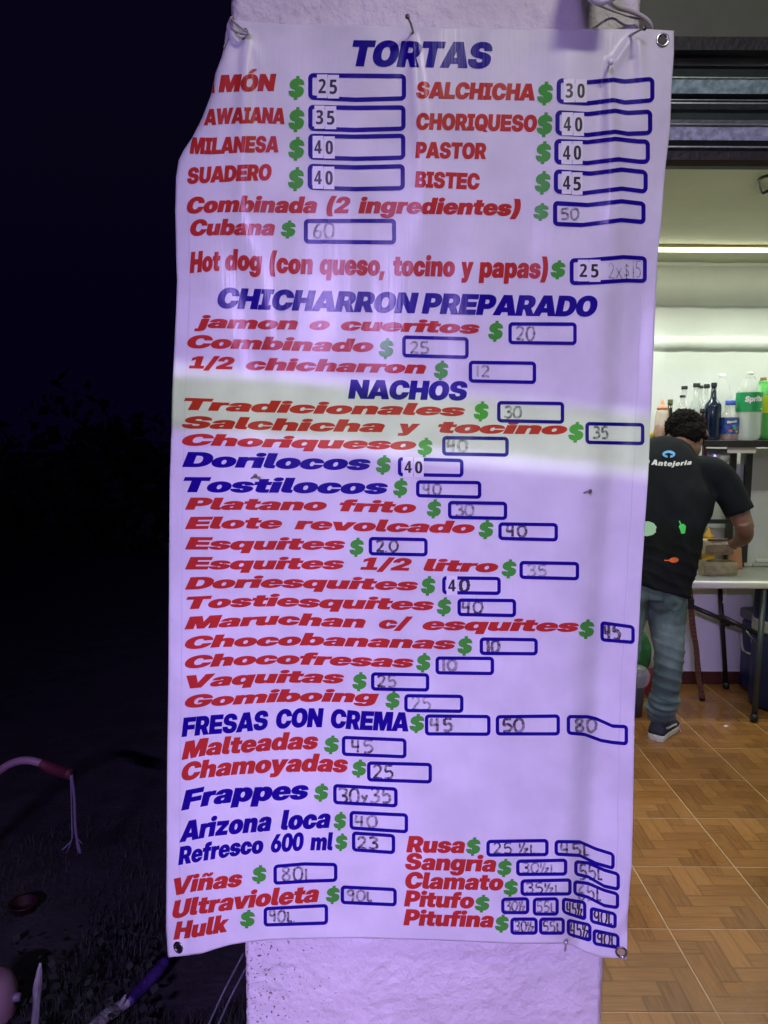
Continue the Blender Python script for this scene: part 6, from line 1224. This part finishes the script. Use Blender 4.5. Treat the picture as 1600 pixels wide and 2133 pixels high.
# ------------------------------------------------------------------ the cook, seen from behind
MD = 3.60                                      # depth of the man's spine
def remesh(V, F, vox, name, m, smooth=3, disp=None):
    o = meshobj(name + '_raw', V, F)
    md = o.modifiers.new('r', 'REMESH'); md.mode = 'VOXEL'; md.voxel_size = vox
    if smooth: s2 = o.modifiers.new('s', 'SMOOTH'); s2.iterations = smooth; s2.factor = .5
    dg = bpy.context.evaluated_depsgraph_get(); me = bpy.data.meshes.new_from_object(o.evaluated_get(dg))
    bpy.data.objects.remove(o)
    if disp:
        nv = len(me.vertices); co = np.empty(nv * 3); no = np.empty(nv * 3); me.vertices.foreach_get('co', co); me.vertices.foreach_get('normal', no)
        co = co.reshape(-1, 3); no = no.reshape(-1, 3); k = np.array([disp(Vector(c)) for c in co])
        me.vertices.foreach_set('co', (co + no * k[:, None]).ravel()); me.update()
    me.name = name; me.materials.clear(); me.materials.append(m)
    me.polygons.foreach_set('use_smooth', [True] * len(me.polygons))
    ob = bpy.data.objects.new(name, me); COL.objects.link(ob); return ob
SKIN = mat('skin', (0.20, 0.105, 0.065), 0.5, var=.10, vscale=20, bump=.05, bscale=120)
HAIR = mat('hair_black', (0.005, 0.004, 0.0035), 0.9, spec=.15, var=.5, vscale=60)
SHIRT = mat('shirt_black', (0.008, 0.010, 0.012), 0.9, var=.25, vscale=8, bump=.25, bscale=260, spec=.15)
def denim():
    m = mat('denim', (0.075, 0.140, 0.135), 0.8, var=.35, vscale=7, bump=.4, bscale=320, col2=(0.165, 0.25, 0.235)); return m
JEAN = denim()
foot = G(1376, 1546, 0) + Vector((0, .055, 0))
PER = thing('person', 'cook in black printed T-shirt and blue jeans bending over the table, back turned', 'person', (P(1375, 0, MD).x, MD, 0))
J = lambda X, Y, d=0.0: P(X, Y, MD + d)
V, F = [], []
def add(path, rad, seg=16, hint=(0, 1, 0), sm=4):
    rr = [r if isinstance(r, tuple) else (r, r) for r in rad]
    pr = catmull([(r[0], r[1], 0) for r in rr], sm); pt = catmull([tuple(p) for p in path], sm)
    tube_geo(pt, [(float(r[0]), float(r[1])) for r in pr], seg, hint, True, V, F)
# --- body ---
pel = J(1352, 1200); 
add([J(1350, 1235), J(1352, 1180), J(1362, 1110), J(1378, 1030, .03), J(1392, 980, .08), J(1402, 950, .13)], [(.13, .10), (.135, .105), (.13, .10), (.155, .10), (.13, .08), (.06, .05)], 20)       # trunk
add([J(1408, 962, .10), J(1419, 938, .15), J(1427, 912, .20)], [(.068, .06), (.056, .056), (.056, .058)], 16)                                            # neck
HC = J(1430, 904, .24)                                                                                                                     # head centre
def ellip(c, r, seg=20, rot=None):
    b0 = len(V)
    for i in range(seg + 1):
        th_ = math.pi * i / seg
        for k in range(seg):
            ph = 2 * math.pi * k / seg; q = Vector((r[0] * math.sin(th_) * math.cos(ph), r[1] * math.sin(th_) * math.sin(ph), r[2] * math.cos(th_)))
            if rot: q = rot @ q
            V.append(Vector(c) + q)
    for i in range(seg):
        for k in range(seg): a = b0 + i * seg + k; b = b0 + i * seg + (k + 1) % seg; F.append((a, b, b + seg, a + seg))
HR = Matrix.Rotation(R(-50), 3, 'X') @ Matrix.Rotation(R(-14), 3, 'Z')       # head bowed towards the table, turned a little
ellip(HC, (.080, .100, .112), rot=HR)
ellip(HC + HR @ Vector((0, .028, -.075)), (.052, .060, .055), 14, HR)          # jaw
ellip(HC + HR @ Vector((0, .104, -.018)), (.013, .022, .024), 10, HR)          # nose
ellip(HC + HR @ Vector((0, .086, -.066)), (.026, .012, .010), 10, HR)          # lips
ellip(HC + HR @ Vector((0, .085, .022)), (.050, .014, .010), 10, HR)           # brow
for s_ in (-1, 1):
    ellip(HC + HR @ Vector((s_ * .090, -.004, -.014)), (.010, .021, .032), 12, HR @ Matrix.Rotation(R(s_ * -18), 3, 'Z'))   # ears
# arms: right one in view, left one reaching in front
SR, ER, WR_ = J(1508, 1003, .07), J(1553, 1102, .02), J(1529, 1132, .21)
add([J(1440, 990, .09), J(1478, 990, .08), SR, J(1530, 1045, .02), ER], [(.05, .06), (.055, .06), (.058, .058), (.052, .05), (.044, .045)], 16)
add([J(1548, 1085, .0), ER + Vector((0, .01, -.01)), J(1549, 1118, .09), J(1538, 1128, .16), WR_], [(.040, .04), (.043, .045), (.041, .042), (.032, .030), (.026, .022)], 16, hint=(0, 0, 1))
SL, EL, WL = J(1296, 1003, .03), J(1268, 1105, .06), J(1400, 1150, .30)
add([J(1360, 990, .02), J(1322, 990, .02), SL, J(1275, 1045, .03), EL], [(.05, .06), (.055, .06), (.058, .058), (.052, .05), (.044, .045)], 16)
add([EL + Vector((0, -.01, .02)), EL, J(1300, 1130, .16), J(1360, 1142, .25), WL], [(.040, .04), (.043, .045), (.041, .042), (.032, .03), (.026, .022)], 16, hint=(0, 0, 1))
def handm(wr, knu, curl, side, up):
    """wr wrist, knu centre of the knuckles, curl: direction the fingers bend to, side: across the palm (index to little)"""
    wr, knu = Vector(wr), Vector(knu); side = side.normalized(); curl = curl.normalized(); f = (knu - wr).normalized()
    add([wr - f * .02, wr + f * .01, (wr + knu) / 2, knu], [(.024, .021), (.027, .020), (.039, .019), (.041, .015)], 12, hint=tuple(curl), sm=3)
    for k, (o_, L) in enumerate(((-.030, .070), (-.010, .078), (.010, .072), (.029, .056))):
        p0 = knu + side * o_ - f * .012; p1 = knu + side * o_ + f * L * .34 + curl * L * .10; p2 = p1 + f * L * .14 + curl * L * .36; p3 = p2 - f * L * .10 + curl * L * .28
        add([p0, p1, p2, p3], [.0102, .0096, .0086, .0072], 10, sm=3, hint=tuple(side))
    t0 = wr + f * .02 - side * .022; t1 = t0 - side * .024 + f * .022 + curl * .012; t2 = t1 + f * .024 + curl * .022 - side * .004; t3 = t2 + f * .018 + curl * .012
    add([t0, t1, t2, t3], [.015, .0125, .011, .0085], 10, sm=3, hint=tuple(side))
handm(WR_, J(1519, 1135, .262), Vector((-.55, .15, -.75)), Vector((.15, .75, -.55)), None)
handm(WL, J(1440, 1147, .29), Vector((.3, -.1, -.9)), Vector((0, -.9, .1)), None)
# legs
def legadd(pts, rr): add(pts, rr, 16)
hipR, hipL = J(1384, 1225, .0), J(1310, 1225, .0)
ankR = Vector((P(1378, 1500, foot.y - .02).x, foot.y - .0, .09)); ankL = Vector((ankR.x - .27, ankR.y + .05, .09))
kneeR = Vector((P(1389, 1355, MD).x, MD - .03, P(1389, 1355, MD).z)); kneeL = kneeR + Vector((-.21, .02, 0))
legadd([hipR, (hipR + kneeR) / 2, kneeR, (kneeR + ankR) / 2 + Vector((0, -.015, 0)), ankR], [(.082, .09), (.07, .075), (.053, .056), (.048, .052), (.034, .036)])
legadd([hipL, (hipL + kneeL) / 2, kneeL, (kneeL + ankL) / 2 + Vector((0, -.015, 0)), ankL], [(.082, .09), (.07, .075), (.053, .056), (.048, .052), (.034, .036)])
for a_, yw in ((ankR, -.70), (ankL, .25)):
    fd = Vector((-math.sin(yw), math.cos(yw), 0)); add([a_ + fd * -.01 + Vector((0, 0, .01)), a_ + fd * .0 + Vector((0, 0, -.035)), a_ + fd * .06 + Vector((0, 0, -.052)), a_ + fd * .12 + Vector((0, 0, -.06))], [(.028, .028), (.026, .024), (.024, .014), (.02, .01)], 12, hint=(1, 0, 0))
bod = remesh(V, F, .006, 'body', SKIN, 3); part(bod, PER)
# --- hair ---
V, F = [], []
ellip(HC + HR @ Vector((0, -.008, .018)), (.100, .112, .116), 26, HR); ellip(HC + HR @ Vector((0, -.050, -.040)), (.084, .060, .070), 16, HR)
def hd(p):
    q = HR.transposed() @ (p - HC)
    n1 = noise.noise(p * 38); n2 = noise.noise(p * 95 + Vector((3, 1, 2)))
    k = .007 * n1 + .008 * n2 - .002
    if q.y > .055 and q.z < .06: k -= .05
    if abs(q.x) > .066 and -.035 < q.y < .03 and q.z < .012: k -= .030
    return k
hr = remesh(V, F, .0045, 'hair', HAIR, 1, hd); part(hr, PER)
# curls over the cap of hair
V, F = [], []; rn = random.Random(11); hv = hr.data.vertices
for n in range(1800):
    v = hv[rn.randrange(len(hv))]; p = v.co.copy(); q = HR.transposed() @ (p - HC)
    if q.z < -.05 or (q.y > .05 and q.z < .05): continue
    d = (v.normal + Vector([rn.uniform(-.8, .8) for _ in range(3)])).normalized(); e = d.cross(Vector([rn.uniform(-1, 1) for _ in range(3)])).normalized(); L = rn.uniform(.004, .008)
    tube_geo([p, p + d * L * .6 + e * L * .3, p + d * L + e * L * .9], [.0012, .0010, .0004], 3, (0, 1, 0), False, V, F)
part(meshobj('hair_curls', V, F, HAIR), PER)
# --- jeans ---
V, F = [], []
add([J(1352, 1165, .01), J(1352, 1200, .0), J(1350, 1240, .0)], [(.16, .125), (.175, .135), (.165, .13)], 22)
ellip(J(1385, 1240, -.055), (.085, .075, .10), 14); ellip(J(1315, 1240, -.055), (.085, .075, .10), 14)
def jl(hip, knee, ank):
    add([hip + Vector((0, -.01, .02)), hip.lerp(knee, .35), hip.lerp(knee, .75), knee, knee.lerp(ank, .35) + Vector((0, -.015, 0)), knee.lerp(ank, .75) + Vector((0, -.01, 0)), ank + Vector((0, -.005, .065)), ank + Vector((0, 0, .012))],
        [(.100, .115), (.094, .102), (.079, .084), (.072, .078), (.068, .074), (.064, .068), (.068, .072), (.052, .062)], 20)
jl(hipR, kneeR, ankR); jl(hipL, kneeL, ankL)
def jd(p):
    z = p.z; k = 0
    wz = 1.0 if z < .86 else .2
    ph = noise.noise(Vector((p.x * 5, p.y * 5, z * 2))) * 3.0
    f = min(1, max(0, (.62 - z) / .2)) if z > .42 else 1.0
    k += .0065 * f * (1 - abs(math.sin(z * 62 + ph + p.x * 16))) ** 1.5 - .003 * f
    k += .004 * noise.noise(Vector((p.x * 14, p.y * 14, z * 30)))
    if z < .24: k += .009 * (1 - abs(math.sin(z * 95 + ph * 1.3))) + .004
    if z > .62: k += .003 * noise.noise(Vector((p.x * 6 + z * 9, p.y * 9, z * 22)))
    return k
jn = remesh(V, F, .0065, 'jeans', JEAN, 2, jd); part(jn, PER)
bpy.context.view_layer.update()
def bvh(o):
    me = o.data; return BVHTree.FromPolygons([o.matrix_world @ v.co for v in me.vertices], [tuple(p.vertices) for p in me.polygons])
def project(tree, pts, lift=.0025):
    out = []
    last = None
    for X, Y in pts:
        d = Vector(ray(X, Y)).normalized(); h = tree.ray_cast(Vector(CAM), d)
        if h[0] is None: out.append(last if last is not None else P(X, Y, MD)); continue
        last = h[0] - d * lift; out.append(last)
    return out
def decal(name, tree, pts2, F, m, lift=.0025, parent=None): return part(meshobj(name, project(tree, pts2, lift), F, m), parent or PER)
jt = bvh(jn)
def ribbon(path, w_):
    V = []; F = []
    for i, p in enumerate(path):
        t = np.array(path[min(i + 1, len(path) - 1)]) - np.array(path[max(i - 1, 0)]); t = t / (np.linalg.norm(t) + 1e-9); n = np.array([-t[1], t[0]]) * w_ / 2
        V += [np.array(p) + n, np.array(p) - n]
    for i in range(len(path) - 1): F.append((2 * i, 2 * i + 1, 2 * i + 3, 2 * i + 2))
    return V, F
DK = mat('denim_seam', (.018, .034, .045), .8); LT = mat('denim_edge', (.26, .36, .38), .8)
for pth, m_, w_ in (([(1379, 1217 + 0), (1395, 1216), (1410, 1217), (1426, 1221)], LT, 1.6), ([(1379, 1217), (1381, 1240), (1382, 1262)], DK, 1.2), ([(1382, 1262), (1395, 1270), (1408, 1274), (1421, 1264), (1425, 1246)], DK, 1.3), ([(1350, 1238), (1352, 1262), (1351, 1290)], DK, 1.4)):
    pp_ = [tuple(p) for p in catmull(pth, 5)]; vv, ff = ribbon(pp_, w_); o = decal('stitch_line', jt, vv, ff, m_, .0035)
# --- shirt ---
V, F = [], []
add([J(1350, 1222), J(1352, 1195), J(1362, 1150, -.01), J(1374, 1090, .0), J(1384, 1045, .03), J(1388, 1010, .06), J(1396, 978, .10), J(1405, 955, .13), J(1414, 938, .17)],
    [(.205, .148), (.203, .15), (.215, .145), (.215, .14), (.238, .135), (.250, .125), (.215, .118), (.165, .100), (.082, .072)], 28)
def sleeve(a, b, c, d, e):
    add([a, b, c, d, e], [(.082, .07), (.086, .076), (.082, .078), (.072, .074), (.068, .078)], 20)
sleeve(J(1440, 985, .09), J(1478, 988, .08), J(1504, 1006, .07), J(1526, 1036, .04), J(1542, 1068, .02))
sleeve(J(1360, 985, .09), J(1320, 985, .08), J(1294, 1005, .07), J(1280, 1035, .05), J(1272, 1068, .04))
sp_axis = lambda z: P(1375, 1080, MD).x
def sdp(p):
    k = .0055 * noise.noise(Vector((p.x * 5 + p.z * 5, p.y * 5, p.z * 3 - p.x * 4))) + .003 * noise.noise(Vector((p.x * 14 - p.z * 10, p.y * 10, p.z * 7)))
    q = p.z * 1.0 + (p.x - sp_axis(0)) * 1.3
    k += .006 * (1 - abs(math.sin(q * 17 + 2 * noise.noise(p * 3)))) ** 2 * min(1, max(0, (1.35 - p.z) / .3))
    if p.z < 1.02: k += .005 * (1 - abs(math.sin(p.z * 55 + p.x * 12 + 2.5 * noise.noise(p * 5)))) ** 2
    return k
shm = remesh(V, F, .0075, 'shirt', SHIRT, 4, sdp); part(shm, PER)
for v in shm.data.vertices:                     # the hem hangs lower on the far hip
    if v.co.z < 1.05: v.co.z += (1.05 - v.co.z) / .15 * (-.030) * max(-1, min(1, (v.co.x - sp_axis(0) + .02) / .2))
shm.data.update()
# sleeve and hem bottoms trimmed open look: darker inner rims
stt = bvh(shm)
def blob(name, pts, m_, lift=.003):
    pts = [tuple(p) for p in pts]; c = (sum(p[0] for p in pts) / len(pts), sum(p[1] for p in pts) / len(pts)); V = [c]; F = []; n = len(pts)
    for s_ in (.5, 1.0): V += [(c[0] + (p[0] - c[0]) * s_, c[1] + (p[1] - c[1]) * s_) for p in pts]
    for i in range(n):
        j = (i + 1) % n; F += [(0, 1 + i, 1 + j), (1 + i, 1 + n + i, 1 + n + j, 1 + j)]
    return decal(name, stt, V, F, m_, lift)
def oval(cx, cy_, rx, ry, n=20, a0=0, tilt=0): 
    return [(cx + rx * math.cos(2 * math.pi * k / n) * math.cos(tilt) - ry * math.sin(2 * math.pi * k / n) * math.sin(tilt), cy_ + rx * math.cos(2 * math.pi * k / n) * math.sin(tilt) + ry * math.sin(2 * math.pi * k / n) * math.cos(tilt)) for k in range(n)]
LB = mat('print_sky_blue', (.12, .38, .72), .6); PWH = mat('print_shirt_white', (.60, .62, .60), .7)
blob('shirt_emblem', oval(1393.3, 946, 13.4, 7.6), LB); blob('shirt_emblem', [(1384, 947.5), (1388, 944), (1394, 943), (1400, 945.5), (1403, 948), (1397, 947.5), (1395.5, 953.5), (1391, 953.5), (1390.5, 948.5)], SHIRT, .0045)
Vt, Ft, _ = layout(FB, 'Antojeria', .25, track=90)
Vp = []
for x, y in Vt / [Vt[:, 0].max(), 727.0]: Vp.append((1357 + x * 84, 961 + 3.5 * math.sin(x * 3.1 + .3) + 2.5 * x - (y - .5) * (11.5 - 2.5 * x)))
decal('shirt_lettering', stt, Vp, Ft, PWH, .0035)
Vt, Ft, _ = layout(FB, 'La', .25); Vp = [(1336 + x * 18, 960 - (y - .5) * 9.5) for x, y in Vt / [Vt[:, 0].max(), 727.0]]; decal('shirt_lettering', stt, Vp, Ft, PWH, .0035)
MINT = mat('print_mint', (.42, .70, .52), .6); LIM = mat('print_lime', (.08, .72, .14), .6); ORG = mat('print_orange', (.85, .16, .04), .6)
blob('shirt_emblem', [(1330, 1090), (1340, 1086), (1352, 1086), (1362, 1090), (1368, 1098), (1366, 1104), (1367, 1108), (1360, 1114), (1348, 1117), (1336, 1115), (1328, 1104)], MINT)
blob('shirt_emblem', [(1414, 1097), (1417, 1092), (1424, 1091), (1429, 1096), (1428, 1103), (1427, 1111), (1419, 1112), (1417, 1104)], LIM); vv, ff = ribbon([(1419, 1094), (1417, 1089), (1415, 1085)], 2.6); decal('shirt_emblem', stt, vv, ff, LIM, .003)
blob('shirt_emblem', oval(1404, 1166.5, 10, 5.6, tilt=-.08), ORG); vv, ff = ribbon([(1395, 1167), (1389, 1167.5), (1384, 1167)], 2.2); decal('shirt_emblem', stt, vv, ff, ORG, .003)
# collar rib
cpts = [(1391, 938), (1400, 930.5), (1412, 927.5), (1424, 928), (1436, 932), (1447, 938)]
# --- shoes ---
SUE = mat('shoe_navy', (.018, .026, .036), .8, bump=.2, bscale=200); SOLE = mat('sole_cream', (.48, .50, .38), .6, var=.15, vscale=60); SW = mat('shoe_white', (.55, .56, .52), .6)
def shoe(ank, yaw):
    V2, F2 = [], []; L = [(-.058, .030, .0), (-.046, .041, .0), (0, .040, 0), (.06, .043, 0), (.12, .050, 0), (.17, .045, 0), (.195, .028, 0), (.203, .008, 0)]
    rot = Matrix.Rotation(yaw, 3, 'Z')
    def ring(z, sc_): return [rot @ Vector((sx_ * w_ * sc_, y_, 0)) + Vector((ank.x, ank.y, z)) for y_, w_, _ in L for sx_ in (1,)] + [rot @ Vector((-w_ * sc_, y_, 0)) + Vector((ank.x, ank.y, z)) for y_, w_, _ in reversed(L)]
    def loft(rows, m_, nm):
        Vv = []; Ff = []
        for r_ in rows: Vv += r_
        n = len(rows[0])
        for i in range(len(rows) - 1):
            for k in range(n): Ff.append((i * n + k, i * n + (k + 1) % n, (i + 1) * n + (k + 1) % n, (i + 1) * n + k))
        Ff += [tuple(reversed(range(n))), tuple((len(rows) - 1) * n + k for k in range(n))]
        return part(meshobj(nm, Vv, Ff, m_), PER)
    sh_ = loft([ring(.001, .97), ring(.006, 1.02), ring(.030, 1.02), ring(.034, .99)], SOLE, 'shoe_sole')
    def up(t):
        out = []
        for q, sgn in [(l, 1) for l in L] + [(l, -1) for l in reversed(L)]:
            y_, w_, _ = q; h = .034 + t * (.075 if y_ < .05 else .075 - (y_ - .05) * .30); ww = w_ * (1 - .42 * t ** 1.6) ; yy = y_ - (t * .035 if y_ > .1 else -t * .006)
            out.append(rot @ Vector((sgn * ww, yy, 0)) + Vector((ank.x, ank.y, h)))
        return out
    s_ = loft([up(0), up(.3), up(.6), up(.85), up(1.0)], SUE, 'shoe')
    return s_
sr = shoe(Vector((ankR.x, foot.y - .0, 0)), -.70); sl = shoe(Vector((ankL.x, ankL.y, 0)), .25)
bpy.context.view_layer.update(); st2 = bvh(sr)
vv, ff = ribbon([tuple(p) for p in catmull([(1388, 1517), (1395, 1515), (1402, 1511), (1410, 1508)], 4)], 4.0); decal('shoe_stripe', st2, vv, ff, SW, .003)
lc = tube('shoelace', [P(1403, 1497, foot.y + .06), P(1409, 1506, foot.y + .07), P(1415, 1517, foot.y + .08), P(1420, 1526, foot.y + .08)], .0024, SW, seg=6, sm=3); part(lc, PER)
lc = tube('shoelace', [P(1400, 1494, foot.y + .06), P(1405, 1491, foot.y + .07), P(1411, 1494, foot.y + .08)], .0022, SW, seg=6, sm=3); part(lc, PER)
